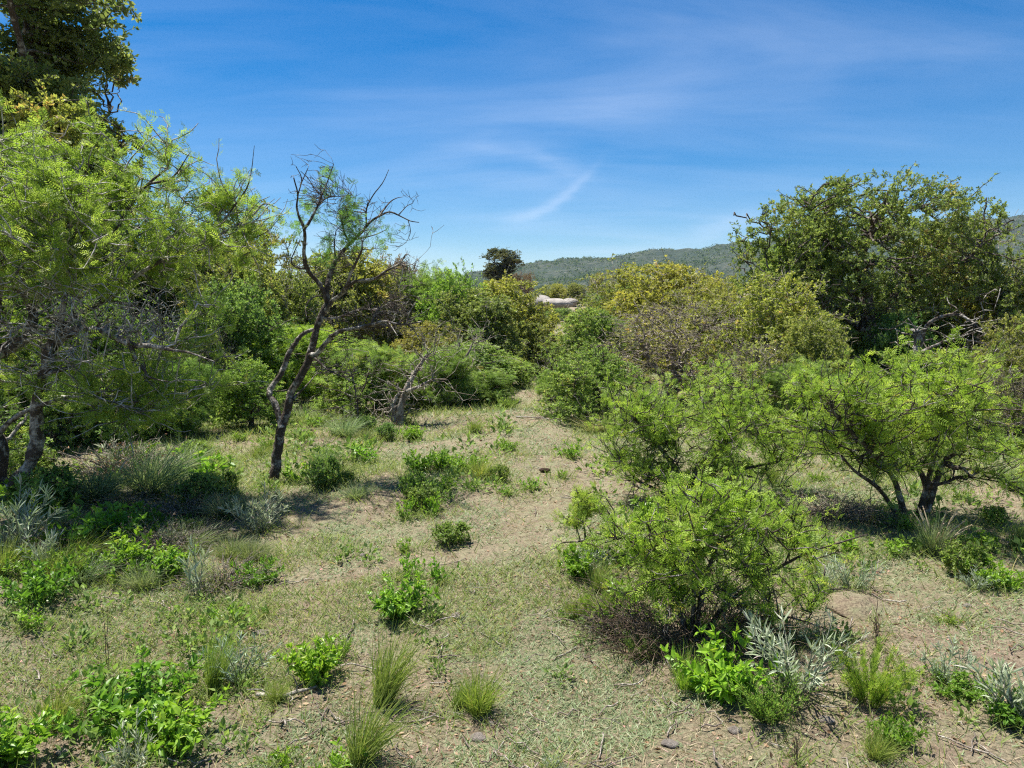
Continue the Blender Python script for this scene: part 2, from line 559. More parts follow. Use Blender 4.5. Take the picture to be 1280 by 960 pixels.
def T_lance():
    v = np.array([[0, 0.02, 0], [0, -0.02, 0], [0.25, 0.07, 0.05], [0.25, -0.07, 0.05], [0.55, 0.075, 0.05], [0.55, -0.075, 0.05], [0.82, 0.045, 0.0], [0.82, -0.045, 0.0], [1, 0, -0.07]])
    return v, [np.array([[6, 7, 8]]), np.array([[0, 1, 3, 2], [2, 3, 5, 4], [4, 5, 7, 6]])]


def T_pinnate(k=5, seed=3):
    """feathery acacia leaf: pairs of narrow pinnae along a thin rachis"""
    g = rng_of(seed)
    vs, fs = [], []
    for i in range(k):
        x = 0.12 + 0.8 * i / (k - 1)
        L = 0.42 * (1 - 0.45 * abs(i / (k - 1) - 0.35))
        for s in (1, -1):
            b = len(vs)
            dx, dz = 0.42 * L, g.uniform(-0.10, 0.12)
            w = 0.055
            vs += [[x, 0, 0], [x + dx * 0.5 - w, s * L * 0.55, dz * 0.5], [x + dx, s * L, dz], [x + dx * 0.5 + w, s * L * 0.5, dz * 0.6]]
            fs.append([b, b + 1, b + 2, b + 3])
    return np.array(vs), np.array(fs)


def T_blade(seg=3, bend=0.35, w=0.03):
    vs, fs = [], []
    for i in range(seg + 1):
        t = i / seg
        ww = w * (1 - t) ** 0.7
        x, z = t, -bend * t * t
        if i < seg:
            vs += [[x, ww, z], [x, -ww, z]]
        else:
            vs += [[x, 0, z]]
    f4 = [[2 * i, 2 * i + 1, 2 * i + 3, 2 * i + 2] for i in range(seg - 1)]
    f3 = [[2 * seg - 2, 2 * seg - 1, 2 * seg]]
    return np.array(vs), [np.array(f3)] + ([np.array(f4)] if f4 else [])


def T_clump(seed, k=7):
    """a sprig: a few small oval leaves set at angles on one shoot"""
    g = rng_of(seed)
    vs, fs = [], []
    for i in range(k):
        b = len(vs)
        o = np.array([g.uniform(0, 0.75), 0, 0])
        d = unit(np.array([0.45, g.normal() * 0.8, g.normal() * 0.6]))
        s = unit(np.cross(d, g.normal(size=3)))
        L = g.uniform(0.34, 0.5)
        vs += [o, o + d * L * 0.5 + s * L * 0.26, o + d * L, o + d * L * 0.5 - s * L * 0.26]
        fs.append([b, b + 1, b + 2, b + 3])
    return np.array(vs), np.array(fs)


TEMPL = {"oval": T_oval(), "leaf": T_leaf(), "lance": T_lance(), "pinnate": T_pinnate(), "blade": T_blade(), "longblade": T_blade(5, 0.5, 0.012), "clump": T_clump(1), "clump2": T_clump(2, 5)}


def leaves(buf, pos, d, size, templ, rng, var=None, up=0.6, width=1.0):
    """set one leaf at every position, pointing along d, face roughly up"""
    N = len(pos)
    if N == 0:
        return
    v, f = TEMPL[templ]
    d = unit(d)
    w = unit(np.array([0, 0, 1.0]) * up + rng.normal(size=(N, 3)) * (1.0 - up * 0.5))
    y = unit(np.cross(w, d))
    z = np.cross(d, y)
    size = np.broadcast_to(np.asarray(size, float), (N,))
    P = pos[:, None, :] + size[:, None, None] * (v[None, :, 0:1] * d[:, None] + width * v[None, :, 1:2] * y[:, None] + v[None, :, 2:3] * z[:, None])
    var = rng.uniform(0, 1, N) if var is None else var
    off = buf.nv
    fl = f if isinstance(f, list) else [f]
    first = True
    for ff in fl:
        idx = (np.arange(N)[:, None, None] * len(v) + ff[None]).reshape(-1, ff.shape[1])
        if first:
            buf.add(P.reshape(-1, 3), idx, np.repeat(var, len(ff)))
            first = False
        else:
            (buf.f3 if ff.shape[1] == 3 else buf.f4).append(idx + off)
            (buf.a3 if ff.shape[1] == 3 else buf.a4).append(np.repeat(var, len(ff)))


def in_lobes(rng, lobes, n, shell=0.45, carve=0.35, cscale=0.7, zmin=None, spike=0.0):
    """points spread through a union of ellipsoids, denser near the outside, with gaps"""
    L = np.array([l[:6] for l in lobes], float)
    wt = np.array([l[6] if len(l) > 6 else 1.0 for l in lobes]) * (L[:, 3] * L[:, 4] * L[:, 5]) ** 0.75
    wt = wt / wt.sum()
    out = np.zeros((0, 3))
    tries = 0
    while len(out) < n and tries < 40:
        tries += 1
        k = rng.choice(len(L), size=n * 2, p=wt)
        u = unit(rng.normal(size=(n * 2, 3)))
        r = rng.uniform(0, 1, n * 2) ** (1 / 3.0)
        r = np.where(rng.uniform(size=n * 2) < shell, 0.78 + 0.24 * rng.uniform(size=n * 2), r)
        r = r * (1 + 0.13 * wob(u * 3 + k[:, None] * 7.1, 2.0))
        if spike:
            far = rng.uniform(size=n * 2) < spike
            u = np.where(far[:, None], unit(u + np.array([0, 0, 0.5])), u)
            r = np.where(far, 1.0 + 0.36 * rng.uniform(size=n * 2) ** 1.5, r)
        p = L[k, :3] + u * r[:, None] * L[k, 3:6]
        keep = wob(p, cscale) > carve * 2 - 1.0
        if zmin is not None:
            keep &= p[:, 2] > zmin
        out = np.concatenate([out, p[keep]])
    return out[:n]


class Wood:
    """a growing skeleton: every new shoot springs from the nearest point of what is there"""

    def __init__(self, buf, rng):
        self.buf, self.rng = buf, rng
        self.p, self.t, self.r = np.zeros((0, 3)), np.zeros((0, 3)), np.zeros(0)

    def note(self, paths, radii):
        tan = unit(np.gradient(paths, axis=1))
        self.p = np.concatenate([self.p, paths.reshape(-1, 3)])
        self.t = np.concatenate([self.t, tan.reshape(-1, 3)])
        self.r = np.concatenate([self.r, radii.reshape(-1)])

    def limb(self, pts, r0, r1, sides=8, buf=None, flare=0.0, knob=0.12):
        path, r = rough_tube(buf or self.buf, pts, r0, r1, sides, rng=self.rng, flare=flare, knob=knob)
        self.note(path[None], r[None])

    def reach(self, targets, lmax, P, ratio, rmax, rmin, wander, sides, follow=0.45, root=None, draw=True, droop=0.0, buf=None, keep=None):
        rng = self.rng
        if len(targets) == 0:
            return np.zeros((0, P, 3))
        src_p, src_t, src_r = self.p, self.t, self.r
        best = np.zeros(len(targets), int)
        for s in range(0, len(targets), 512):
            q = targets[s:s + 512]
            d = np.linalg.norm(q[:, None, :] - src_p[None], axis=2)
            d = d + 0.8 * np.maximum(0, src_p[None, :, 2] - q[:, None, 2])
            best[s:s + 512] = np.argmin(d, axis=1)
        p0, t0, r0 = src_p[best], src_t[best], src_r[best]
        vec = targets - p0
        dist = np.linalg.norm(vec, axis=1, keepdims=True)
        L = np.minimum(dist, lmax * rng.uniform(0.75, 1.25, size=dist.shape))
        p2 = p0 + vec / np.maximum(dist, 1e-6) * L
        p1 = p0 + unit(t0 * follow + vec / np.maximum(dist, 1e-6)) * L * 0.5
        t = np.linspace(0, 1, P)[None, :, None]
        path = (1 - t) ** 2 * p0[:, None] + 2 * t * (1 - t) * p1[:, None] + t * t * p2[:, None]
        nz = rng.normal(size=path.shape) * wander * L[:, None, :] / P
        nz[:, 0] = 0
        path = path + np.cumsum(nz, axis=1)
        path[:, :, 2] -= droop * L * (np.linspace(0, 1, P)[None] ** 2)
        ra = np.clip(r0 * ratio, rmin, rmax)[:, None]
        rad = ra + (rmin - ra) * np.linspace(0, 1, P)[None] ** 0.8
        if draw:
            tubes(buf or self.buf, path, rad, sides)
        self.note(path, rad)
        return path


def tufts(buf, rng, paths, n, k, size, templ, spread=0.4, t0=0.15):
    """leaves in tight bunches at the nodes of every path, bare wood between"""
    p, d = on_paths(rng, paths, n, t0)
    sd = side_dirs(rng, d, 1.0, 0.4, 0.35)
    sh = rng.uniform(0.15, 0.85, len(p))
    sz = size * rng.uniform(0.65, 1.3, len(p))
    q = p.repeat(k, 0) + rng.normal(size=(len(p) * k, 3)) * (sz.repeat(k) * spread)[:, None]
    dd = unit(sd.repeat(k, 0) + rng.normal(size=q.shape) * 0.65)
    leaves(buf, q, dd, sz.repeat(k) * rng.uniform(0.7, 1.2, len(q)), templ, rng, np.clip(sh.repeat(k) + rng.normal(size=len(q)) * 0.12, 0, 1), 0.5)


def spawn(w, paths, n, t0, ang, length, P, wander, up, rmax, rmin, sides, buf=None):
    """side shoots along every path, zigzagging and turning up"""
    rng = w.rng
    p, d = on_paths(rng, paths, n, t0)
    side = unit(np.cross(d, rng.normal(size=d.shape)))
    a = (ang + 0.3 * rng.normal(size=len(p)))[:, None]
    d = unit(d * np.cos(a) + side * np.sin(a) + np.array([0, 0, up]))
    L = length * rng.uniform(0.35, 1.25, len(p))
    out = [p]
    for i in range(P - 1):
        d = unit(d + wander * rng.normal(size=d.shape) + np.array([0, 0, up * 0.15]))
        p = p + d * (L / (P - 1))[:, None]
        out.append(p)
    path = np.stack(out, 1)
    rad = (rmin + (rmax - rmin) * (1 - np.linspace(0, 1, P)) ** 0.8)[None].repeat(len(path), 0)
    tubes(buf or w.buf, path, rad, sides)
    return path


def on_paths(rng, paths, n, t0=0.15, t1=1.0):
    """n points on every path with the direction there"""
    N, P, _ = paths.shape
    t = rng.uniform(t0, t1, (N, n)) * (P - 1)
    i = np.minimum(t.astype(int), P - 2)
    f = (t - i)[..., None]
    r = np.arange(N)[:, None]
    a, b = paths[r, i], paths[r, i + 1]
    return (a + (b - a) * f).reshape(-1, 3), unit(b - a).reshape(-1, 3)


def side_dirs(rng, d, out=1.0, fwd=0.5, up=0.2):
    s = unit(np.cross(d, rng.normal(size=d.shape)))
    return unit(d * fwd + s * out + np.array([0, 0, up]))


def leafy(buf, rng, paths, n, size, templ, fwd=0.6, up=0.2, faceup=0.6, light=None, t0=0.15, jit=0.25, width=1.0):
    p, d = on_paths(rng, paths, n, t0)
    sd = side_dirs(rng, d, 1.0, fwd, up)
    var = rng.uniform(0, 1, len(p)) * 0.6 + 0.2 + 0.22 * wob(p, 0.8)
    leaves(buf, p, sd, size * (1 + jit * rng.normal(size=len(p))).clip(0.5, 1.6), templ, rng, np.clip(var, 0, 1), faceup, width)


# ------------------------------------------------------------------ tree kinds
def px_lobe(px, py, rx, ry, Y, dm=None, w=1.0):
    c = at(px, py, Y)
    s = Y / FPX
    return (c[0], c[1], c[2], rx * s, dm if dm else rx * s, ry * s, w)


def local_tree(name, seed, kind, stems, lobes, counts, leaf, bark, lens=(1.2, 0.6, 0.3), wander=(0.5, 0.6, 0.7), carve=0.35, origin=(0, 0, 0), shell=0.45, follow=0.45, droop=0.0, bare=None, r_twig=0.003, cscale=0.7, label=None, cat=None, group=None):
    """stems: [(points, r0, r1)], lobes: crown volumes; three rounds of shoots; leaves on the last"""
    g = rng_of(seed)
    o = np.asarray(origin, float)
    root = thing(name, label, cat, o, group)
    wb, cb = Buf(), Buf()
    w = Wood(wb, g)
    for pts, r0, r1 in stems:
        w.limb(np.asarray(pts, float), r0, r1, 9, flare=0.5)
    A = in_lobes(g, lobes, counts[0], 0.2, 0.0)
    w.reach(A, 9.0, 8, 0.62, 0.05, r_twig * 2.2, wander[0], 6, follow)
    B = in_lobes(g, lobes, counts[1], 0.4, carve * 0.8, cscale, spike=0.28)
    b = w.reach(B, lens[0], 6, 0.6, 0.02, r_twig * 1.5, wander[1], 4, follow, droop=droop)
    C = in_lobes(g, lobes, counts[2], shell, carve, cscale)
    c = w.reach(C, lens[1], 5, 0.6, 0.007, r_twig, wander[2], 3, follow, droop=droop)
    if bare:
        nb = in_lobes(g, bare[0], bare[1], 0.3, 0.0)
        w.reach(nb, lens[1] * 1.3, 5, 0.6, 0.008, r_twig * 1.2, wander[2] * 1.3, 3, follow)
    for mname, templ, per, size, fu, wd in leaf:
        leafy(cb, g, c, per, size, templ, faceup=fu, width=wd)
        leafy(cb, g, b, per, size, templ, faceup=fu, width=wd, t0=0.45)
    wb.obj("trunk", bark, root, True, o)
    cb.obj("crown", M[leaf[0][0]], root, False, o)
    return root


# --- hero: the crooked half bare tree in the clearing
def crooked_tree():
    g = rng_of(11)
    base = gp(343, 603)
    Y = base[1]
    root = thing("thorn_tree", "crooked half-bare thorn tree with lichen-spotted forked trunk standing alone in the clearing", "tree", base)

    def P(pts, d0=0.0, d1=0.0):
        n = len(pts)
        return np.array([at(x, y, Y + d0 + (d1 - d0) * i / max(1, n - 1)) for i, (x, y) in enumerate(pts)])
    tw_b, lf = Buf(), Buf()
    w = Wood(tw_b, g)
    s = Y / FPX

    def part(name, pieces, mat):
        b = Buf()
        for pts, d0, d1, r0, r1 in pieces:
            w.limb(P(pts, d0, d1), r0 * s * 0.68, r1 * s * 0.72, 10 if r0 > 4 else 6, buf=b, flare=0.3 if r0 > 8 else 0.0, knob=0.09)
        b.obj(name, mat, root, True, base)
    part("trunk", [([(343, 612), (343, 590), (345, 570), (349, 548), (352, 530), (360, 508), (364, 490), (373, 476), (383, 454), (389, 438), (394, 420), (397, 406), (402, 392), (409, 379)], 0, 0.10, 9.2, 5.2)], M["bark"])
    part("limb", [([(351, 534), (347, 515), (342, 501), (336, 491), (341, 480), (352, 465), (360, 445), (370, 427), (381, 416), (396, 411)], 0, 0.30, 6.6, 3.2)], M["barkpale"])
    part("limb", [([(409, 380), (402, 358), (390, 345), (382, 332), (380, 318), (381, 300), (380, 285), (374, 272), (371, 258), (372, 242), (367, 222)], 0.10, -0.35, 4.6, 1.0),
                  ([(372, 245), (377, 224), (370, 208)], -0.32, -0.4, 1.3, 0.6), ([(375, 232), (385, 210)], -0.33, -0.3, 1.1, 0.5),
                  ([(380, 287), (390, 272), (398, 256), (404, 240), (410, 225), (417, 205)], -0.2, -0.1, 2.6, 0.6),
                  ([(402, 244), (395, 238), (386, 224), (376, 214)], -0.1, -0.4, 1.2, 0.5),
                  ([(397, 256), (410, 247), (430, 245), (440, 243)], -0.1, 0.3, 1.5, 0.5),
                  ([(383, 336), (371, 335), (364, 327), (368, 315), (375, 300)], 0.0, -0.3, 1.8, 0.7)], M["bark"])
    part("limb", [([(409, 380), (410, 355), (413, 342), (420, 325), (430, 312), (440, 301), (452, 290), (463, 277), (478, 268), (488, 265), (500, 270), (512, 276), (524, 278)], 0.10, 0.45, 4.8, 0.7),
                  ([(458, 284), (458, 262), (466, 245), (478, 229), (486, 212)], 0.3, 0.2, 1.8, 0.6),
                  ([(474, 270), (486, 254), (495, 248), (504, 246)], 0.3, 0.6, 1.6, 0.5), ([(498, 269), (508, 258), (516, 254)], 0.35, 0.3, 1.1, 0.5),
                  ([(510, 275), (513, 290), (508, 303)], 0.4, 0.4, 1.0, 0.4),
                  ([(438, 304), (430, 290), (427, 275), (423, 262)], 0.2, -0.1, 2.2, 0.7), ([(442, 300), (455, 297), (470, 293), (483, 287)], 0.25, 0.6, 1.7, 0.6),
                  ([(420, 326), (418, 305), (420, 288)], 0.15, 0.0, 1.7, 0.7)], M["bark"])
    part("limb", [([(405, 390), (415, 376), (425, 368), (433, 357), (439, 340), (447, 325), (452, 313), (453, 304)], 0.10, -0.4, 4.4, 1.2),
                  ([(428, 366), (441, 353), (455, 350), (470, 348), (480, 340), (492, 334), (501, 330), (512, 336)], -0.05, -0.5, 3.4, 0.9),
                  ([(500, 331), (507, 318), (513, 320)], -0.5, -0.6, 1.1, 0.5), ([(506, 333), (516, 330), (526, 321)], -0.5, -0.4, 1.0, 0.4),
                  ([(504, 332), (502, 348), (498, 362)], -0.5, -0.5, 0.9, 0.4), ([(510, 335), (515, 350), (512, 368)], -0.5, -0.6, 0.9, 0.4)], M["barkpale"])
    part("limb", [([(388, 445), (398, 440), (408, 428), (415, 420), (425, 414), (440, 411), (455, 408), (467, 405), (480, 402), (495, 405), (510, 405), (527, 402)], 0.03, -0.5, 5.0, 1.2),
                  ([(464, 406), (468, 394), (474, 385), (484, 374)], -0.3, -0.2, 2.2, 0.8), ([(510, 405), (518, 414), (524, 424)], -0.5, -0.5, 1.3, 0.5), ([(486, 403), (492, 412), (497, 420)], -0.4, -0.6, 1.2, 0.5),
                  ([(508, 405), (512, 390), (520, 378)], -0.5, -0.5, 1.3, 0.5)], M["barkpale"])
    part("limb", [([(404, 397), (420, 398), (440, 390), (455, 386), (468, 387), (485, 380), (507, 372)], 0.1, 0.6, 3.2, 0.9), ([(484, 381), (494, 366), (506, 352)], 0.45, 0.4, 1.2, 0.5)], M["barkpale"])
    for piece in [([(366, 500), (375, 490), (385, 480), (395, 468)], 0.02, 0.3, 2.8, 0.9), ([(392, 446), (400, 454), (410, 463), (422, 468), (438, 476)], 0.0, -0.4, 2.4, 0.8), ([(409, 372), (397, 370), (387, 375), (382, 386), (384, 399)], 0.1, -0.2, 1.8, 0.6), ([(359, 487), (348, 489), (340, 488)], 0.0, 0.0, 1.4, 0.6)]:
        part("limb", [piece], M["bark"])
    # fine twigs, mostly leafless
    tg = []
    for (x, y, rx, ry, n) in [(385, 235, 26, 36, 70), (410, 240, 30, 36, 60), (430, 275, 30, 32, 70), (480, 262, 40, 32, 60), (500, 345, 26, 34, 90), (505, 395, 28, 28, 80), (455, 390, 60, 20, 90), (470, 420, 60, 26, 90), (395, 300, 40, 60, 60), (430, 335, 40, 30, 50), (420, 455, 40, 22, 50)]:
        a = g.normal(size=(n, 3)) * 0.55
        tg.append(np.array([at(x + rx * q[0], y + ry * q[1], Y + 0.1 + 0.45 * q[2]) for q in a]))
    tg = np.concatenate(tg)
    c = w.reach(tg[g.uniform(size=len(tg)) < 0.62], 0.34, 6, 0.5, 0.0045, 0.0016, 0.22, 4, 0.35)
    spawn(w, c, 2, 0.2, 0.7, 0.11, 4, 0.22, 0.15, 0.0024, 0.0012, 3)
    tw_b.obj("twig_tangle", M["bark"], root, True, base)
    lv = []
    for (x, y, rx, ry, n) in [(437, 270, 13, 24, 90), (411, 222, 9, 16, 26), (360, 288, 7, 11, 14), (409, 310, 10, 20, 36), (452, 296, 22, 14, 55), (400, 258, 24, 18, 34), (380, 262, 12, 20, 16), (470, 290, 18, 12, 20)]:
        a = g.normal(size=(n, 3)) * 0.6
        lv.append(np.array([at(x + rx * q[0], y + ry * q[1], Y + 0.1 + 0.25 * q[2]) for q in a]))
    d = w.reach(np.concatenate(lv), 0.22, 5, 0.5, 0.003, 0.0015, 0.7, 3, 0.3, buf=Buf())
    leafy(lf, g, d, 6, 0.040, "pinnate", faceup=0.3)
    lf.obj("crown", M["acacia"], root, False, base).color = (0.62, 0.85, 1.1, 1)


crooked_tree()


def leaf_kind(m, kind):
    return {"acacia": [(m, "pinnate", 8, 0.06, 0.5, 1.0)]}[kind]


# --- hero: the big lichened acacia at the side of the clearing
def side_acacia():
    g = rng_of(21)
    Y = 5.6
    base = gp(-8, 650)
    base = np.array([at(-8, 640, Y)[0], Y, float(height(at(-8, 640, Y)[0], Y))])
    root = thing("acacia_tree", "big spreading acacia with tangled lichened grey limbs and feathery bright crown beside the clearing", "tree", base)
    s = Y / FPX

    def P(pts, d0=0.0, d1=0.0):
        n = len(pts)
        return np.array([at(x, y, Y + d0 + (d1 - d0) * i / max(1, n - 1)) for i, (x, y) in enumerate(pts)])
    tw, lf = Buf(), Buf()
    w = Wood(tw, g)

    def part(name, pieces, mat):
        b = Buf()
        for pts, d0, d1, r0, r1 in pieces:
            w.limb(P(pts, d0, d1), r0 * s * (1.3 if r0 > 4.5 else 1.0), r1 * s * (1.2 if r0 > 6 else 0.6), 9 if r0 > 5 else 6, buf=b, flare=0.4 if r0 > 12 else 0.0)
        b.obj(name, mat, root, True, base)
    part("trunk", [([(-8, 660), (-6, 620), (-14, 560), (-24, 500), (-22, 450), (-10, 400)], 0, 0, 17, 9)], M["bark"])
    part("limb", [([(-4, 640), (10, 614), (34, 586), (44, 560), (48, 525), (48, 498), (56, 466), (59, 442), (72, 414), (78, 390), (83, 358), (90, 320), (84, 270), (96, 220)], 0, -0.3, 7.5, 1.6)], M["barkpale"])
    part("limb", [([(-22, 450), (0, 440), (19, 430), (36, 420), (40, 400), (34, 370), (31, 342), (40, 300), (36, 250), (50, 200)], 0, 0.5, 7, 1.6)], M["barkpale"])
    part("limb", [([(60, 440), (85, 416), (110, 411), (140, 420), (162, 430), (187, 433), (212, 437), (236, 441), (268, 452)], -0.05, -0.7, 5.0, 1.0), ([(162, 430), (172, 452), (180, 462), (188, 472), (214, 478)], -0.4, -0.5, 2.8, 0.9)], M["barkpale"])
    part("limb", [([(74, 412), (94, 396), (114, 385), (134, 377), (169, 383), (203, 394), (250, 399)], -0.1, 0.4, 4.2, 0.9), ([(134, 377), (170, 345), (210, 322), (262, 300), (312, 272), (330, 255), (352, 262)], 0.15, 0.5, 3.4, 0.7)], M["barkpale"])
    part("limb", [([(83, 358), (110, 330), (138, 300), (160, 260), (185, 230), (212, 205), (206, 175)], -0.1, 0.2, 3.8, 0.7), ([(185, 230), (215, 222), (238, 190)], 0.1, 0.1, 1.8, 0.6), ([(262, 300), (290, 262), (308, 236), (314, 215), (318, 182)], 0.4, 0.4, 1.7, 0.5), ([(270, 296), (300, 300), (330, 292), (352, 270)], 0.4, 0.5, 1.6, 0.5)], M["bark"])
    part("limb", [([(-14, 560), (20, 520), (70, 500), (110, 496), (150, 505)], 0, -0.4, 4, 1.0), ([(-10, 400), (0, 330), (-12, 260), (6, 200)], 0, -0.4, 7, 1.6), ([(-22, 470), (-70, 400), (-120, 330), (-150, 240)], 0, 0.2, 8, 2), ([(-10, 410), (-40, 300), (-60, 220), (-60, 150)], 0, -0.7, 7, 2)], M["barkpale"])
    lobes = [px_lobe(60, 285, 110, 72, Y, 1.0, 1.2), px_lobe(160, 290, 95, 62, Y + 0.1, 0.9, 1.2), px_lobe(235, 300, 90, 48, Y + 0.3, 0.7, 1.1), px_lobe(25, 340, 90, 55, Y - 0.3, 0.8, 0.6), px_lobe(-110, 310, 110, 100, Y, 1.1),
             px_lobe(290, 262, 36, 26, Y + 0.4, 0.3, 0.7), px_lobe(206, 205, 16, 28, Y + 0.15, 0.2, 0.8), px_lobe(318, 222, 6, 32, Y + 0.4, 0.1, 0.5)]
    low = [px_lobe(130, 478, 70, 38, Y + 0.4, 0.6), px_lobe(215, 500, 40, 40, Y + 0.1, 0.35), px_lobe(40, 470, 60, 40, Y + 0.5, 0.5), px_lobe(250, 440, 40, 25, Y + 0.2, 0.4), px_lobe(60, 540, 50, 30, Y + 0.3, 0.4, 0.5), px_lobe(160, 500, 90, 30, Y - 0.2, 0.4, 0.9), px_lobe(100, 455, 60, 24, Y - 0.4, 0.4, 0.5)]
    A = in_lobes(g, lobes + lobes + low + low, 200, 0.6, 0.2, 0.6, spike=0.3)
    a_ = w.reach(A, 9, 10, 0.55, 0.018, 0.0045, 0.7, 6)
    # dead tangle low in the crown
    dead = [px_lobe(110, 385, 130, 55, Y, 0.9), px_lobe(60, 420, 80, 50, Y - 0.3, 0.6), px_lobe(200, 420, 60, 30, Y, 0.5)]
    q = w.reach(in_lobes(g, dead, 230, 0.2, 0.0), 0.7, 8, 0.5, 0.011, 0.003, 0.8, 5, 0.3)
    spawn(w, q, 3, 0.3, 0.8, 0.22, 5, 0.3, 0.05, 0.004, 0.002, 3)
    b = spawn(w, a_, 6, 0.2, 0.85, 0.42, 7, 0.28, 0.2, 0.0055, 0.0022, 4)
    tufts(lf, g, a_, 8, 6, 0.058, "pinnate", t0=0.35)
    tufts(lf, g, b, 3, 6, 0.055, "pinnate", t0=0.15)
    tw.obj("twig_tangle", M["barkmid"], root, True, base)
    lf.obj("crown", M["acacia"], root, False, base).color = (0.86, 0.92, 0.9, 1)


side_acacia()


# --- hero: the broad dark tree on the other side, over fallen dead boughs
def broad_tree():
    g = rng_of(31)
    Y = 12.5
    bx = at(1090, 470, Y)[0]
    base = np.array([bx, Y, float(height(bx, Y))])
    root = thing("broad_tree", "broad dark-green round-crowned tree with black trunk rising over the thicket against the sky", "tree", base)
    s = Y / FPX

    def P(pts, d0=0.0, d1=0.0):
        n = len(pts)
        return np.array([at(x, y, Y + d0 + (d1 - d0) * i / max(1, n - 1)) for i, (x, y) in enumerate(pts)])
    tw, lf = Buf(), Buf()
    w = Wood(tw, g)

    def part(name, pieces, mat):
        b = Buf()
        for pts, d0, d1, r0, r1 in pieces:
            w.limb(P(pts, d0, d1), r0 * s, r1 * s, 9 if r0 > 5 else 6, buf=b)
        b.obj(name, mat, root, True, base)
    part("trunk", [([(1092, 492), (1090, 455), (1087, 420), (1085, 385), (1083, 355)], 0, 0, 11, 7)], M["bark"])
    part("limb", [([(1083, 360), (1073, 334), (1085, 300), (1096, 275), (1110, 240)], 0, -0.3, 6, 1.5), ([(1075, 336), (1050, 318), (1030, 296), (1015, 262)], -0.1, -0.5, 4, 1)], M["bark"])
    part("limb", [([(1090, 440), (1108, 410), (1114, 380), (1130, 350), (1160, 320), (1190, 280), (1200, 255)], 0, 0.6, 6, 1.4), ([(1130, 352), (1172, 340), (1215, 320), (1235, 290)], 0.3, 0.2, 3.5, 1)], M["bark"])
    part("limb", [([(1088, 430), (1068, 405), (1044, 393), (1017, 400), (991, 416), (975, 432)], 0, -1.2, 4.5, 1.2), ([(1085, 390), (1040, 345), (1000, 320), (960, 290)], 0, 0.3, 4.5, 1.2), ([(1040, 345), (1000, 352), (966, 350)], 0.1, -0.3, 2.5, 1)], M["barkpale"])
    lobes = [px_lobe(1075, 262, 72, 46, Y - 0.2, 1.3, 1.2), px_lobe(1140, 268, 60, 44, Y + 0.2, 1.2), px_lobe(1205, 275, 46, 38, Y, 1.0), px_lobe(985, 292, 56, 40, Y, 1.0), px_lobe(945, 318, 32, 30, Y, 0.6, 0.8), px_lobe(1025, 290, 50, 50, Y - 0.4, 1.0), px_lobe(1238, 290, 28, 40, Y + 0.2, 0.6), px_lobe(1090, 330, 110, 42, Y + 0.2, 1.2, 0.8), px_lobe(1050, 345, 60, 30, Y - 0.8, 0.8, 0.6), px_lobe(1190, 330, 60, 40, Y, 0.8, 0.7), px_lobe(960, 345, 46, 34, Y - 0.2, 0.7, 0.8), px_lobe(1140, 372, 70, 30, Y - 0.5, 0.8, 0.8), px_lobe(1020, 372, 50, 26, Y - 0.6, 0.6, 0.5), px_lobe(1240, 345, 34, 36, Y, 0.6, 0.6), px_lobe(930, 290, 22, 26, Y, 0.4, 0.5)]
    w.reach(in_lobes(g, lobes, 120, 0.4, 0.0), 9, 8, 0.6, 0.045, 0.012, 0.5, 6)
    b = w.reach(in_lobes(g, lobes, 1000, 0.4, 0.34, 0.8, spike=0.14), 1.0, 6, 0.6, 0.014, 0.004, 0.55, 4)
    c = w.reach(in_lobes(g, lobes, 2200, 0.55, 0.46, 0.8), 0.55, 5, 0.6, 0.006, 0.0025, 0.7, 3)
    leafy(lf, g, c, 8, 0.076, "clump2", faceup=0.4)
    leafy(lf, g, b, 9, 0.076, "clump2", faceup=0.4, t0=0.4)
    tw.obj("twig_tangle", M["bark"], root, True, base)
    lf.obj("crown", M["deep"], root, False, base).color = (1.2, 1.22, 0.95, 1)
    # the dead boughs lying beside it
    for pts, d0, d1, r, lab in [
        ([(1150, 432), (1158, 408), (1175, 397), (1196, 393), (1212, 400), (1226, 412)], -1.6, -2.2, 4.6, "arched dead bough leaning beside the broad dark tree"),
        ([(1140, 446), (1168, 432), (1190, 424), (1206, 425), (1230, 430), (1256, 442)], -2.4, -2.0, 2.8, "bleached fallen branch lying over the bushes below the broad dark tree"),
        ([(1146, 452), (1146, 436), (1145, 416)], -2.6, -2.6, 5.2, "short broken dead stump with pale snapped top below the broad dark tree"),
    ]:
        q = P(pts, d0, d1)
        bb = Buf()
        ww = Wood(bb, g)
        ww.limb(q, r * s * (0.8 if len(pts) == 3 else 0.55), r * s * (0.8 if len(pts) == 3 else 0.22), 7)
        e = q[-1]
        gz = float(height(q[0][0], q[0][1]))
        ww.limb(np.array([q[0], q[0] + np.array([-0.05, 0.02, (gz - q[0][2]) * 0.5]), np.array([q[0][0] - 0.1, q[0][1], gz - 0.05])]), r * s * 0.6, r * s * 0.65, 7)
        if len(pts) > 3:
            mid = q[len(q) // 3:]
            tgt = mid[g.integers(0, len(mid), 26)] + g.normal(size=(26, 3)) * np.array([0.5, 0.4, 0.22])
            ww.reach(tgt, 0.8, 6, 0.55, 0.02, 0.006, 0.8, 4)
        else:
            n_ = 9
            ww.reach(e + g.normal(size=(n_, 3)) * np.array([0.06, 0.06, 0.03]) + np.array([0, 0, 0.06]), 0.12, 4, 0.5, 0.02, 0.004, 0.3, 4)
        o = bb.obj("dead_branch" if len(pts) > 3 else "dead_stump", M["barkpale"], None, True, q[0])
        o.location = q[0]
        tag(o, lab, "dead branch" if len(pts) > 3 else "stump")


broad_tree()


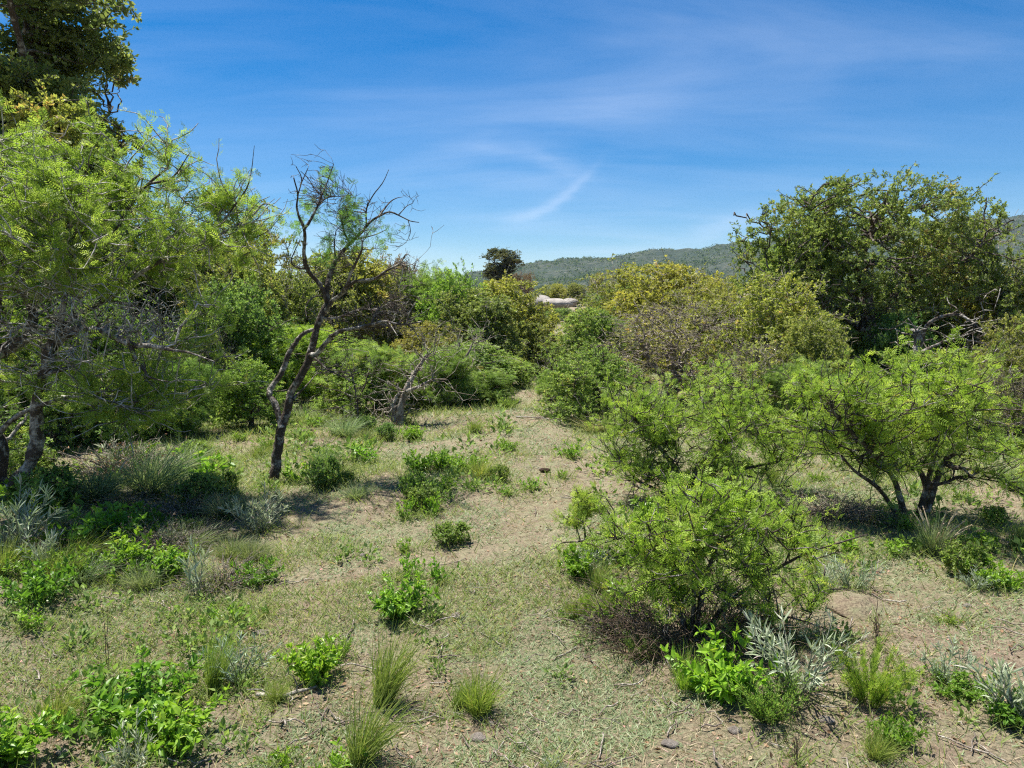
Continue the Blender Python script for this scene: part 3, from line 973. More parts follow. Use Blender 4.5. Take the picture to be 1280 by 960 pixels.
# --- near feathery acacia bushes
def near_bush(name, seed, basepx, Y, stems, lobes, counts, label, drop=0, leafsize=0.06, tint=(1, 1, 1), per=9, lens=(0.5, 0.26), carve=0.36, shell=0.45, bare=None, bark="bark", r_twig=0.002, limb_r=(4.0, 1.2), droop=0.0, dead_at_base=None):
    g = rng_of(seed)
    if Y is None:
        base = gp(*basepx)
        Y = base[1]
    else:
        bx = at(basepx[0], basepx[1], Y)[0]
        base = np.array([bx, Y, float(height(bx, Y))])
    root = thing(name, label, "bush", base)
    s = Y / FPX
    tw, lf = Buf(), Buf()
    w = Wood(tw, g)
    for st in stems:
        pts, d0, d1, r0, r1 = st
        n = len(pts)
        q = np.array([at(x, y, Y + d0 + (d1 - d0) * i / max(1, n - 1)) for i, (x, y) in enumerate(pts)])
        b = Buf()
        q[0] = base + (q[0] - base) * np.array([1, 1, 0]) + np.array([0, 0, -0.03])
        w.limb(q, r0 * s, r1 * s, 8, buf=b, flare=0.35)
        b.obj("limb", M[bark], root, True, base)
    L = [px_lobe(x, y + drop, rx * 0.96, ry * 0.92, Y + dy, dm, wt) for (x, y, rx, ry, dy, dm, wt) in lobes]
    z0 = base[2] + 0.05
    a_ = w.reach(in_lobes(g, L, int(counts[0] * 1.5), 0.75, 0.25, 0.35, zmin=z0, spike=0.28), 9, 10, 0.55, 0.013, 0.0032, 0.85, 6, 0.5)
    b = spawn(w, a_, 7, 0.25, 0.85, lens[0] * 0.62, 7, 0.30, 0.22, 0.0042, 0.0018, 4)
    if bare:
        w.reach(in_lobes(g, [px_lobe(x, y, rx, ry, Y + dy, dm, wt) for (x, y, rx, ry, dy, dm, wt) in bare[0]], bare[1], 0.2, 0.0), 0.35, 5, 0.5, 0.005, 0.0018, 0.9, 3)
    tufts(lf, g, a_, 5, 6, leafsize, "pinnate", t0=0.4)
    tufts(lf, g, b, 3, 4, leafsize, "pinnate", t0=0.2)
    tw.obj("twig_tangle", M[bark], root, True, base)
    lf.obj("crown", M["acacia"], root, False, base).color = (*tint, 1)
    if dead_at_base:
        db = Buf()
        cnt, rad, hh = dead_at_base
        a = g.uniform(0, 6.28, cnt)
        rr = rad * np.sqrt(g.uniform(0, 1, cnt))
        p0 = base + np.stack([rr * np.cos(a), rr * np.sin(a) * 0.7, np.zeros(cnt)], -1)
        d = unit(np.stack([np.cos(a) * 0.7 + g.normal(size=cnt) * 0.5, np.sin(a) * 0.7 + g.normal(size=cnt) * 0.5, g.uniform(0.5, 1.3, cnt)], -1))
        hgt = hh * g.uniform(0.4, 1.1, cnt)[:, None, None]
        t = np.linspace(0, 1, 6)[None, :, None]
        pth = p0[:, None] + d[:, None] * t * hgt + np.cumsum(g.normal(size=(cnt, 6, 3)) * 0.016, axis=1)
        pth[:, :, 2] -= (t[..., 0] ** 2) * hgt[..., 0] * 0.35
        tubes(db, pth, np.full((cnt, 6), 0.0024) * (1.2 - np.linspace(0, 1, 6))[None], 3)
        db.obj("dead_tangle", M["stem"], root, True, base)
    return root


near_bush("acacia_bush", 41, (1140, 648), None,
          [([(1133, 648), (1125, 618), (1112, 590), (1090, 566), (1064, 540), (1040, 512)], 0, -0.2, 4.4, 1.8),
           ([(1160, 646), (1158, 615), (1150, 590), (1138, 562), (1130, 525), (1120, 490)], 0.05, 0.3, 4.6, 1.8),
           ([(1158, 618), (1176, 585), (1196, 556), (1220, 528), (1232, 500)], 0.05, 0.1, 4.5, 1.4),
           ([(1128, 630), (1100, 612), (1070, 590), (1052, 570)], 0.0, -0.3, 3.5, 1.2), ([(1150, 600), (1170, 560), (1172, 510), (1165, 470)], 0.05, -0.3, 4, 1.2)],
          [(1050, 505, 62, 42, 0, 0.5, 1), (1115, 482, 72, 42, 0.1, 0.6, 1.2), (1180, 490, 70, 46, 0, 0.6, 1.2), (1235, 515, 38, 40, 0, 0.4, 1), (1020, 490, 36, 34, -0.1, 0.3, 0.8), (1130, 540, 110, 34, 0.1, 0.5, 0.9), (1070, 560, 42, 24, 0, 0.3, 0.5), (1200, 575, 44, 22, 0, 0.3, 0.5), (1075, 580, 40, 24, 0, 0.3, 0.7), (1215, 580, 46, 24, 0, 0.3, 0.7), (1090, 455, 20, 22, 0, 0.15, 0.4), (1160, 448, 14, 18, 0, 0.12, 0.3), (1040, 470, 12, 24, 0, 0.1, 0.3)],
          (70, 700, 4200), "rounded bright yellow-green acacia bush on two dark stems behind the seeding grass clump", drop=14, tint=(0.95, 1.03, 0.88), leafsize=0.046, per=8, carve=0.4)
near_bush("acacia_bush", 42, (868, 628), None,
          [([(868, 628), (866, 600), (880, 572), (900, 550), (935, 535), (980, 525)], 0, 0.0, 4.5, 1.2), ([(866, 628), (850, 595), (825, 560), (800, 530), (770, 505)], 0, -0.1, 4, 1.2),
           ([(870, 626), (890, 590), (905, 555), (903, 515), (900, 485)], 0.05, 0.2, 4, 1.2), ([(862, 628), (820, 612), (795, 598), (775, 575)], 0, -0.2, 3, 1), ([(872, 620), (920, 592), (960, 580), (1000, 572)], 0, 0.2, 3, 1)],
          [(800, 520, 52, 34, 0, 0.4, 1), (865, 510, 60, 36, 0.1, 0.5, 1), (925, 520, 62, 40, 0.1, 0.5, 1), (975, 550, 50, 30, 0.1, 0.4, 0.9), (800, 575, 40, 34, 0, 0.3, 0.7), (870, 570, 75, 34, 0, 0.5, 0.8), (950, 590, 50, 22, 0, 0.3, 0.5), (770, 490, 20, 14, 0, 0.2, 0.4), (915, 470, 30, 20, 0.2, 0.25, 0.5)],
          (60, 560, 2900), "airy light-green acacia bush with dark twigs in the second row between path and rounded bush", drop=10, tint=(0.92, 1.02, 0.9), leafsize=0.046, per=8, carve=0.42, bare=([(880, 600, 60, 24, 0, 0.4, 1)], 160))
near_bush("acacia_bush", 43, (868, 800), None,
          [([(862, 800), (850, 760), (838, 720), (820, 680), (805, 645)], 0, 0.0, 3.4, 1.2), ([(868, 800), (876, 750), (890, 700), (905, 660), (900, 625)], 0, 0.15, 3.6, 1.2), ([(872, 800), (905, 760), (950, 725), (1000, 695), (1050, 678), (1085, 668)], 0, 0.1, 3.2, 0.7),
           ([(874, 800), (920, 780), (975, 770), (1030, 785)], 0, -0.15, 2.6, 0.8), ([(864, 800), (868, 740), (860, 690), (868, 640)], 0.02, -0.1, 3, 1)],
          [(825, 668, 66, 38, 0, 0.32, 1), (905, 655, 70, 36, 0.05, 0.32, 1), (880, 705, 100, 34, -0.05, 0.35, 1), (970, 690, 52, 24, 0, 0.22, 0.8), (960, 640, 34, 26, 0.1, 0.2, 0.5), (1030, 682, 56, 9, 0.05, 0.10, 0.8), (880, 625, 30, 20, 0, 0.15, 0.6), (800, 690, 30, 36, 0, 0.2, 0.5), (965, 735, 50, 16, -0.05, 0.15, 0.5), (1005, 770, 30, 18, -0.1, 0.1, 0.5), (835, 745, 60, 26, 0, 0.25, 0.7), (785, 735, 30, 28, 0, 0.2, 0.5), (940, 765, 50, 20, 0, 0.25, 0.6), (1040, 700, 40, 14, 0.1, 0.12, 0.5)],
          (42, 420, 2100), "front acacia bush with arching feathery sprays over a dark tangle of dead brown stems", tint=(0.95, 1.05, 0.85), leafsize=0.040, per=8, lens=(0.36, 0.18), carve=0.36, dead_at_base=(420, 0.42, 0.55), bare=([(880, 730, 90, 50, 0, 0.3, 1)], 260), r_twig=0.0016)
near_bush("acacia_sapling", 44, (732, 690), None,
          [([(732, 690), (731, 665), (728, 648), (730, 632)], 0, 0, 1.5, 0.7), ([(731, 665), (718, 652), (708, 645)], 0, 0, 1.0, 0.5)],
          [(733, 634, 18, 12, 0, 0.1, 1), (714, 645, 16, 8, 0, 0.1, 1)], (8, 30, 150), "spindly young acacia with tufted top above the pale silver plant by the path", leafsize=0.034, per=6, lens=(0.14, 0.09), carve=0.2)

# ------------------------------------------------------------------ thicket trees, one model per kind, then copies
def stems_of(g, n, hgt, spread, r):
    out = []
    for i in range(n):
        a = 6.28 * (i + g.uniform(-0.3, 0.3)) / n
        k = spread * g.uniform(0.5, 1.1)
        p = [np.array([0.06 * math.cos(a), 0.06 * math.sin(a), -0.08])]
        for t in (0.25, 0.5, 0.75, 1.0):
            p.append(np.array([k * t * math.cos(a + 0.4 * t) + g.normal() * 0.06, k * t * math.sin(a + 0.4 * t) + g.normal() * 0.06, hgt * t * g.uniform(0.9, 1.05)]))
        out.append((np.array(p), r * g.uniform(0.7, 1.1), r * 0.25))
    return out


# each model is about 2 m across (radius 1) and 2 m high
def model(name, seed, mat, templ, per, size, carve, bark, n_tw=3200, full=1.0, ns=4, base_z=0.25, stem_r=0.04, bare=0, wide=1.0, faceup=0.4, cscale=0.34):
    g = rng_of(seed)
    lobes = []
    for i in range(8):
        a = g.uniform(0, 6.28)
        r = g.uniform(0.25, 0.62)
        z = g.uniform(0.65, 1.6)
        lobes.append((r * math.cos(a), r * math.sin(a), z, g.uniform(0.33, 0.52), g.uniform(0.33, 0.52), g.uniform(0.28, 0.42)))
    lobes.append((0, 0, 1.25, 0.6, 0.6, 0.55))
    if base_z < 0.4:
        for i in range(6):
            a = 6.28 * i / 6 + g.uniform(-0.3, 0.3)
            lobes.append((0.62 * math.cos(a), 0.62 * math.sin(a), 0.5 * g.uniform(0.7, 1.3), 0.38, 0.38, 0.36))
    src = local_tree(name, seed, None, stems_of(g, ns, 1.1, 0.5, stem_r), lobes, (45, 520, int(n_tw * 0.46)), [(mat, templ, per, size, faceup, 1.0)], M[bark], lens=(0.5, 0.25), carve=carve, cscale=cscale, r_twig=0.0022,
                     bare=([(0, 0, 1.0, 0.95, 0.95, 0.9)], bare) if bare else None)
    return src


def tall_model(name, seed, mat, n_tw):
    """a tall tree, 4.2 high, crown of radius 1 carried on a clear trunk"""
    g = rng_of(seed)
    lobes = [(0.62 * math.cos(a) * g.uniform(0.5, 1.1), 0.62 * math.sin(a) * g.uniform(0.5, 1.1), z, g.uniform(0.34, 0.5), g.uniform(0.34, 0.5), g.uniform(0.28, 0.4))
             for a, z in zip(g.uniform(0, 6.28, 15), np.linspace(1.3, 3.75, 15))]
    st = [([(0, 0, -0.1), (0.04, 0.02, 0.8), (-0.03, 0.05, 1.6), (0.05, 0, 2.4), (0, 0.03, 3.5)], 0.10, 0.02)]
    for i in range(6):
        a = i * 1.9
        z = 1.0 + 0.3 * i
        st.append(([(0.0, 0.02, z), (0.3 * math.cos(a), 0.3 * math.sin(a), z + 0.25), (0.65 * math.cos(a), 0.65 * math.sin(a), z + 0.7)], 0.04, 0.012))
    return local_tree(name, seed, None, st, lobes, (60, 700, int(n_tw * 0.7)), [(mat, "clump2", 10, 0.08, 0.4, 1.0)], M["bark"], lens=(0.55, 0.28), carve=0.42, cscale=0.4, r_twig=0.0022)


MODELS = {}
MODELS["olive"] = [model("scrub_tree", 51, "olive", "clump2", 6, 0.082, 0.30, "barkgrey"), model("scrub_tree", 52, "olive", "clump2", 6, 0.085, 0.34, "barkgrey", cscale=0.45), model("scrub_tree", 53, "olive", "clump2", 5, 0.08, 0.36, "barkgrey", bare=500)]
MODELS["green"] = [model("green_shrub", 61, "green", "clump2", 6, 0.08, 0.34, "bark"), model("green_shrub", 62, "green", "pinnate", 8, 0.075, 0.38, "bark", faceup=0.5), model("green_shrub", 63, "green", "clump2", 5, 0.08, 0.40, "bark", cscale=0.42)]
MODELS["bright"] = [model("bright_shrub", 66, "acacia", "pinnate", 8, 0.075, 0.40, "bark", faceup=0.55, cscale=0.4), model("bright_shrub", 67, "acacia", "pinnate", 8, 0.075, 0.42, "bark", faceup=0.55)]
MODELS["twiggy"] = [model("twiggy_tree", 71, "olive", "clump2", 1, 0.065, 0.36, "barktwig", n_tw=2200, bare=1500, stem_r=0.07), model("twiggy_tree", 72, "olive", "oval", 2, 0.07, 0.40, "barktwig", n_tw=2000, bare=1500, stem_r=0.06)]
MODELS["tall"] = [tall_model("tall_tree", 81, "deep", 3200), tall_model("tall_tree", 82, "olive", 2800)]
MODELS["red"] = [model("brown_tree", 86, "redbrown", "clump2", 4, 0.08, 0.36, "barkgrey", n_tw=1800, base_z=0.6)]
used = set()
_tg = rng_of(404)


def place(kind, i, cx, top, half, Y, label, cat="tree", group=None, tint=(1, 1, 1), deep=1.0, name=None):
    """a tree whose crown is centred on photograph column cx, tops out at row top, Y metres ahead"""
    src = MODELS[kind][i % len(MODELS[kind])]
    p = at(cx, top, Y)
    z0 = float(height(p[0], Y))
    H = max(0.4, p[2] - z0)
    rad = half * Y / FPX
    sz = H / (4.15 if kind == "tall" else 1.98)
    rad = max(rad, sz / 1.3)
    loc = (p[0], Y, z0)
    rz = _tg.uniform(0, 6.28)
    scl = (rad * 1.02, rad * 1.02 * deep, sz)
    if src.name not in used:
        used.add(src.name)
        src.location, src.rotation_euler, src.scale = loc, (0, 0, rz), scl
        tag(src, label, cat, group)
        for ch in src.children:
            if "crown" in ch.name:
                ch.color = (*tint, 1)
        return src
    return copy_thing(src, src.name.split(".")[0], loc, rz, scl, label, cat, group, tint)


OL, GR, BR, TW = "olive", "green", "bright", "twiggy"
yel, brn, gry = (1.2, 1.1, 0.84), (1.12, 0.96, 0.85), (0.95, 1.0, 1.1)
TREES = [
    # beside and behind the big acacia
    ("tall", 0, 26, -130, 172, 12.0, "tall dark tree towering behind the big lichened acacia, cut by the picture top", (1, 1, 1)),
    ("tall", 1, 84, 72, 112, 11.0, "tall olive-yellow tree between the big acacia and the towering dark tree", (1.1, 1.1, 0.9)),
    (OL, 1, 236, 262, 72, 14.5, "olive scrub tree directly behind the feathery tips of the big acacia", (1, 1, 1)),
    (OL, 2, 318, 283, 66, 15.5, "brownish olive scrub tree on the slope behind the crooked thorn tree's bare top", brn),
    (GR, 0, 300, 362, 62, 12.5, "mid-green shrub under the acacia's outer twigs on the shady slope", (0.95, 1, 1)),
    (BR, 0, 348, 398, 58, 12.5, "bright light-green acacia shrub behind the crooked trunk's thin side limb", (0.9, 1.0, 0.8)),
    (TW, 1, 262, 405, 44, 10.5, "grey leafless twig thicket at the edge of the acacia's shade", (0.9, 1, 1)),
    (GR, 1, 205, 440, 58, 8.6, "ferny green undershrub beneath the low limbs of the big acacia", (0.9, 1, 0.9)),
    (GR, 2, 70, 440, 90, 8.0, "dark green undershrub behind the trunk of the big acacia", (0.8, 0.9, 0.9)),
    (OL, 0, 388, 322, 54, 17.5, "olive scrub tree seen through the crooked thorn tree's fork", (1, 1, 1)),
    (OL, 1, 442, 318, 62, 18.5, "rounded olive tree behind the upper limbs of the thorn tree", yel),
    ("red", 0, 497, 320, 22, 23.0, "small reddish-brown tree top poking up behind the thorn tree's long bare limb", (1, 1, 1)),
    (OL, 2, 492, 345, 48, 20.0, "low olive scrub below the small reddish-brown tree top", (1, 1, 1)),
    (GR, 0, 418, 410, 52, 14.5, "light green shrub filling the gap below the thorn tree's lichened limbs", (1.2, 1.15, 0.9)),
    (GR, 1, 470, 425, 50, 12.0, "thin ferny shrub behind the dangling twigs of the thorn tree", (1.05, 1.05, 0.9)),
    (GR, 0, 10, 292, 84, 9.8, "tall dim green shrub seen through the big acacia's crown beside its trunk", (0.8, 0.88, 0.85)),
    (OL, 0, 128, 236, 76, 13.5, "olive tree standing between the big acacia and the olive-yellow tall tree", (0.9, 0.95, 0.85)),
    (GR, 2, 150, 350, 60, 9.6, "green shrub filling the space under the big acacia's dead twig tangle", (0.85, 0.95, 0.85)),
    (OL, 2, 905, 352, 40, 19.0, "yellow-olive bush plugging the gap at the outer side of the broad dark tree", (1.2, 1.1, 0.85)),
    # middle of the thicket
    (BR, 1, 535, 346, 50, 20.0, "bright green tree top beside the pale distant boulder", (0.72, 0.82, 1.0)),
    (GR, 2, 576, 352, 42, 18.0, "bright green tree with a thin spire tip on the skyline", (1.15, 1.25, 0.8)),
    (OL, 0, 634, 340, 62, 19.0, "large rounded olive bush closing the far end of the grassy path", yel),
    (OL, 1, 590, 372, 52, 17.0, "darker olive bush in front of the large rounded one", (0.95, 1, 1)),
    (GR, 0, 592, 425, 62, 14.5, "grey-green spreading shrub on the far edge of the clearing", (1.0, 1.0, 0.95)),
    (GR, 1, 540, 432, 44, 12.5, "ferny shrub between the dead snag and the spreading grey-green shrub", (1.05, 1.05, 0.9)),
    (GR, 2, 637, 441, 32, 14.8, "small fresh-green bush at the head of the grassy path", (1.25, 1.2, 0.9)),
    # beyond the path, other side
    (GR, 0, 738, 380, 52, 16.0, "leafy green tree beside the head of the path", (1.0, 0.98, 0.9)),
    (OL, 2, 775, 340, 54, 22.0, "yellowish scrub tree behind the leafy green one by the path head", yel),
    (OL, 0, 842, 332, 66, 19.0, "tallest yellow-olive tree in the thicket under the far ridge", (1.3, 1.12, 0.82)),
    (TW, 0, 842, 366, 100, 11.5, "half-bare pale twiggy tree with branching dark stems behind the airy acacia bush", (1.15, 1.0, 0.85)),
    (GR, 2, 735, 432, 54, 10.8, "green shrub on a leaning dark stem at the path's bend", (1.05, 1.05, 0.9)),
    (OL, 1, 905, 372, 60, 15.5, "olive tree between the twiggy pale tree and the broad dark tree", yel),
    (OL, 2, 965, 348, 66, 12.2, "dense olive tree under the outer boughs of the broad dark tree", (1.1, 1.1, 0.8)),
    (OL, 0, 1022, 384, 54, 10.6, "olive bush in front of the broad dark tree's trunk", (1, 1, 0.9)),
    (TW, 1, 935, 420, 64, 9.4, "grey twiggy thicket above the airy acacia bush", (1.1, 1.1, 1)),
    (GR, 1, 1000, 444, 56, 9.0, "dull green shrub between the rounded bush and the olive tree", (0.9, 0.92, 0.9)),
    (GR, 0, 1132, 384, 34, 13.0, "blue-green leafy shrub at the foot of the broad dark tree", (0.8, 1.0, 1.15)),
    (OL, 1, 1258, 322, 50, 14.5, "yellow-olive tree at the picture edge beyond the fallen dead branches", yel),
    (OL, 2, 1290, 384, 60, 9.0, "low olive bush behind the rounded acacia at the picture edge", (1.05, 1, 0.9)),
    (TW, 0, 1240, 448, 50, 8.6, "leafless grey twig tangle behind the rounded acacia bush", (0.9, 0.9, 0.9)),
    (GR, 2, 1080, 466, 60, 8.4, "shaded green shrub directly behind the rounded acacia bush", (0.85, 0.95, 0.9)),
    # more of the undergrowth round the clearing
    (GR, 2, 440, 452, 44, 11.6, "fresh green low shrub under the thorn tree's lowest limb", (1.15, 1.15, 0.9)),
    (BR, 0, 508, 438, 38, 13.6, "pale feathery shrub directly behind the dead snag", (0.85, 0.95, 0.9)),
    (GR, 0, 312, 446, 42, 10.2, "round green shrub on the slope between the acacia and the thorn tree", (1.0, 1.05, 0.8)),
    (OL, 0, 664, 396, 34, 18.0, "olive bush with a dark hollow at the very end of the path", (1, 1, 0.9)),
    (GR, 1, 604, 462, 34, 12.9, "ferny low bush before the spreading grey-green shrub", (1.05, 1.05, 0.9)),
    (OL, 2, 548, 398, 44, 16.2, "brownish low scrub below the bright green skyline tree", brn),
    (OL, 0, 276, 312, 52, 13.6, "olive scrub tree whose top shows just past the acacia's highest sprays", (1.0, 1.02, 0.85)),
    (OL, 1, 362, 348, 46, 14.6, "mottled olive scrub behind the thorn tree's left-leaning limb", (0.95, 1, 0.9)),
    (OL, 2, 872, 358, 44, 17.2, "thin olive tree top between the tallest yellow one and the broad dark tree", yel),
    (OL, 1, 1180, 385, 52, 15.0, "olive bush behind the arched dead bough", (1, 1, 0.85)),
    (GR, 1, 700, 452, 26, 13.0, "little ferny shrub at the path side before the leafy green tree", (1.1, 1.1, 0.9)),
    (OL, 1, 1010, 262, 60, 14.4, "airy lighter-green tree grown into the outer side of the broad dark tree", (0.85, 1.05, 0.9)),
    (OL, 2, 1245, 258, 60, 15.0, "airy olive tree top behind the outer boughs of the broad dark tree", (0.95, 1.02, 0.9)),
    (OL, 0, 1120, 300, 80, 15.5, "olive tree behind the broad dark tree, filling the gaps between its limbs", (0.8, 0.92, 0.9)),
    # far
    ("tall", 0, 629, 308, 29, 66.0, "lone dark tree standing on the skyline above the path", (0.62, 0.52, 0.6)),
    ("red", 0, 655, 339, 13, 60.0, "brownish leafless tree at the foot of the lone skyline tree", (0.9, 0.9, 1)),
    (OL, 0, 690, 352, 22, 52.0, "far olive bush behind the pale rocks", yel),
    (OL, 1, 718, 351, 22, 58.0, "far round bush at the foot of the ridge", (1.05, 1, 0.9)),
    (OL, 2, 757, 338, 20, 46.0, "far brownish tree top below the ridge line", brn),
    (OL, 0, 790, 341, 24, 40.0, "far olive crown beside the brownish tree top", yel),
    (GR, 0, 697, 384, 26, 40.0, "green bush just below the pale rocks", (0.9, 0.95, 0.9)),
]
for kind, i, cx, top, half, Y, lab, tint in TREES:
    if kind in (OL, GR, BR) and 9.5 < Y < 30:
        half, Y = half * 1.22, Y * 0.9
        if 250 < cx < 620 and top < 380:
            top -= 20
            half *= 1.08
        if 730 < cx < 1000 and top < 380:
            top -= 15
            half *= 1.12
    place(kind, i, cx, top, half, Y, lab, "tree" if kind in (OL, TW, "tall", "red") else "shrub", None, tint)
# the depth of the thicket behind them
fg = rng_of(505)
for k in range(34):
    cx = -260 + 1800 * (k + fg.uniform(-0.4, 0.4)) / 33
    if 655 < cx < 735:
        continue
    Y = fg.uniform(24, 34)
    place(OL if fg.uniform() < 0.75 else GR, int(fg.integers(0, 3)), cx, fg.uniform(350, 368), fg.uniform(46, 62), Y, "scrub tree deep in the thicket, mostly hidden by the trees before it", "tree", "scrub trees deep in the thicket", (1.1, 1.05, 0.85))
for cx, top, half, Y in [(-60, 250, 120, 13), (-150, 330, 130, 9), (1400, 330, 90, 12), (1480, 400, 90, 8), (1370, 420, 60, 7)]:
    place(OL, int(fg.integers(0, 3)), cx, top, half, Y, "scrub tree at the thicket's outer edge", "tree", "scrub trees at the thicket's outer edge")

# leaning dead snag and thin sapling stems at the clearing's far edge
def snag(name, pieces, Y, basepx, label, cat, twigs, mat, leafy_n=0):
    g = rng_of(int(basepx[0] * 7))
    base = gp(*basepx)
    Yb = base[1]
    root = thing(name, label, cat, base)
    b, t = Buf(), Buf()
    w = Wood(b, g)
    s = Yb / FPX
    for pts, r0, r1 in pieces:
        q = np.array([at(x, y, Yb + 0.04 * i) for i, (x, y) in enumerate(pts)])
        w.limb(q, r0 * s, r1 * s, 7)
    w.buf = t
    c = w.reach(w.p[g.integers(0, len(w.p), twigs)] + g.normal(size=(twigs, 3)) * np.array([0.28, 0.28, 0.22]) + np.array([0, 0, 0.15]), 0.5, 6, 0.5, 0.008, 0.003, 0.9, 4)
    c2 = w.reach(c[:, -1] + g.normal(size=(twigs, 3)) * 0.1, 0.2, 4, 0.5, 0.004, 0.002, 0.8, 3)
    b.obj("trunk", M[mat], root, True, base)
    t.obj("twig_tangle", M[mat], root, True, base)
    if leafy_n:
        lf = Buf()
        leafy(lf, g, c2, leafy_n, 0.06, "pinnate")
        leafy(lf, g, c, leafy_n, 0.06, "pinnate")
        lf.obj("crown", M["green"], root, False, base)


snag("dead_snag", [([(502, 532), (500, 512), (508, 488), (518, 468), (530, 448)], 7, 2), ([(494, 530), (492, 508), (500, 490)], 5, 2), ([(508, 490), (526, 482), (540, 474)], 3, 1.2)], None, (500, 530), "weathered grey dead snag leaning up from a broken double stump", "dead tree", 90, "barkgrey")
snag("young_tree", [([(447, 535), (447, 510), (445, 490), (440, 470)], 1.8, 0.8), ([(446, 500), (456, 482), (460, 466)], 1.2, 0.7)], None, (447, 535), "slender sparse sapling between the thorn tree and the dead snag", "sapling", 50, "bark", 3)
snag("young_tree", [([(556, 508), (560, 480), (566, 455), (574, 432)], 2.4, 1.0), ([(553, 508), (552, 482), (548, 460)], 2.2, 0.8), ([(572, 462), (586, 440), (592, 425)], 2.0, 0.7)], None, (556, 508), "multi-stemmed thin young tree with one bleached stem at the clearing's far edge", "sapling", 90, "barkgrey", 2)
snag("leaning_trunk", [([(742, 522), (728, 500), (716, 482), (700, 470), (690, 462)], 3.6, 1.0), ([(738, 520), (742, 498), (750, 478), (748, 460)], 3.0, 1.0)], None, (740, 522), "dark leaning trunk with bare twigs at the bend of the path", "dead tree", 70, "bark", 1)


# ------------------------------------------------------------------ rocks, soil mound, small finds
def blob(name, loc, size, mat, seed, label, cat, rough=0.22, sub=24):
    g = rng_of(seed)
    th, ph = np.meshgrid(np.linspace(0, math.pi, sub), np.linspace(0, 2 * math.pi, sub * 2, endpoint=False), indexing="ij")
    d = np.stack([np.sin(th) * np.cos(ph), np.sin(th) * np.sin(ph), np.cos(th)], -1)
    r = 1 + rough * wob(d.reshape(-1, 3) + seed, 1.6).reshape(th.shape) + rough * 0.4 * wob(d.reshape(-1, 3) + seed, 0.5).reshape(th.shape)
    r = np.minimum(r, 1.05 + 0.1 * g.uniform())
    v = d * r[..., None] * np.array(size)
    nr, nc = th.shape
    idx = np.arange(nr * nc).reshape(nr, nc)
    nx = np.roll(idx, -1, axis=1)
    f = np.stack([idx[:-1], idx[1:], nx[1:], nx[:-1]], -1).reshape(-1, 4)
    b = Buf()
    b.add(v.reshape(-1, 3), f)
    o = b.obj(name, mat, None, True)
    o.location = loc
    return tag(o, label, cat)


for (x, y, Y, sx, sy, sz, sd, lab) in [(676, 382, 44, 0.75, 0.9, 0.62, 3, "tall pale granite boulder in the gap above the path"), (694, 380, 43, 1.0, 0.8, 0.30, 5, "flat pale granite slab next to the tall boulder"), (712, 378, 46, 0.55, 0.7, 0.26, 8, "small pale granite rock at the end of the row of rocks"), (560, 357, 50, 0.7, 0.6, 0.4, 13, "pale distant boulder between the bright green tree tops")]:
    p = at(x, y, Y)
    blob("boulder", p, (sx, sy, sz), M["rock"], sd, lab, "rock")
blob("soil_mound", gp(1076, 762) + np.array([0, 0.0, -0.012]), (0.15, 0.20, 0.055), M["ground"], 31, "low mound of bare grey-brown soil before the silver sprigs, behind the brown dry stalks", "soil mound", 0.18, 40)
p = gp(681, 590)
g = rng_of(7)
blob("dung_pile", p + np.array([0, 0, 0.02]), (0.05, 0.04, 0.016), M["dung"], 21, "dark brown dung pat lying on the grassy path", "dung", 0.4)
p = gp(1209, 758)
blob("pale_stone", p, (0.022, 0.016, 0.014), M["stone"], 23, "tiny pale stone on the turf near the small yellow-green weed", "stone", 0.25, 12)


sg = rng_of(66)
for k in range(16):
    q = gp(sg.uniform(60, 1230), sg.uniform(660, 950))
    z_ = sg.uniform(0.010, 0.024)
    blob("small_stone", q + np.array([0, 0, z_ * 0.2]), (z_ * sg.uniform(1.1, 1.8), z_ * 1.2, z_ * 0.75), M["stone"], 200 + k, "small grey-brown stone half sunk in the turf of the clearing", "stone", 0.3, 10)["group"] = "small stones in the turf"


def stick(pts, r, label, seed):
    g = rng_of(seed)
    q = np.array([gp(x, y) + np.array([0, 0, 0.012 + dz]) for x, y, dz in pts])
    b = Buf()
    w = Wood(b, g)
    w.limb(q, r, r * 0.5, 7)
    w.reach(q[1:-1].repeat(2, 0) + g.normal(size=((len(q) - 2) * 2, 3)) * 0.05 + np.array([0, 0, 0.03]), 0.12, 5, 0.5, r * 0.5, 0.0015, 0.6, 4)
    o = b.obj("stick_or_shadow_line", M["barkgrey"], None, True, q[0])
    o.location = q[0]
    tag(o, label, "stick")


stick([(322, 872, 0), (350, 876, 0.01), (375, 870, 0.01), (395, 862, 0)], 0.011, "short grey stick lying behind the grass tufts", 3)
stick([(645, 522, 0), (670, 525, 0.02), (705, 528, 0)], 0.011, "thin stick standing in for dark shadow lines across the far end of the path", 4)  # no real stick: stands in for thin dark shadow lines on the path
stick([(455, 895, 0), (510, 892, 0.005), (545, 897, 0)], 0.004, "thin pale dry stalk fallen between the leaning grass tufts", 5)
stick([(20, 622, 0.05), (60, 606, 0.09), (90, 622, 0.03)], 0.016, "bent dark dead branch lying under the big acacia", 6)

PATHX = np.array([(gp(x, y)[0], gp(x, y)[1]) for x, y in [(600, 955), (625, 850), (645, 720), (675, 640), (680, 580), (665, 530), (655, 500)]])


def path_d(x, y):
    return np.abs(x - np.interp(y, PATHX[:, 1], PATHX[:, 0]))


# ------------------------------------------------------------------ low plants, one model per kind, then copies
def plant_root(name):
    return thing(name, None, None, (0, 0, 0))


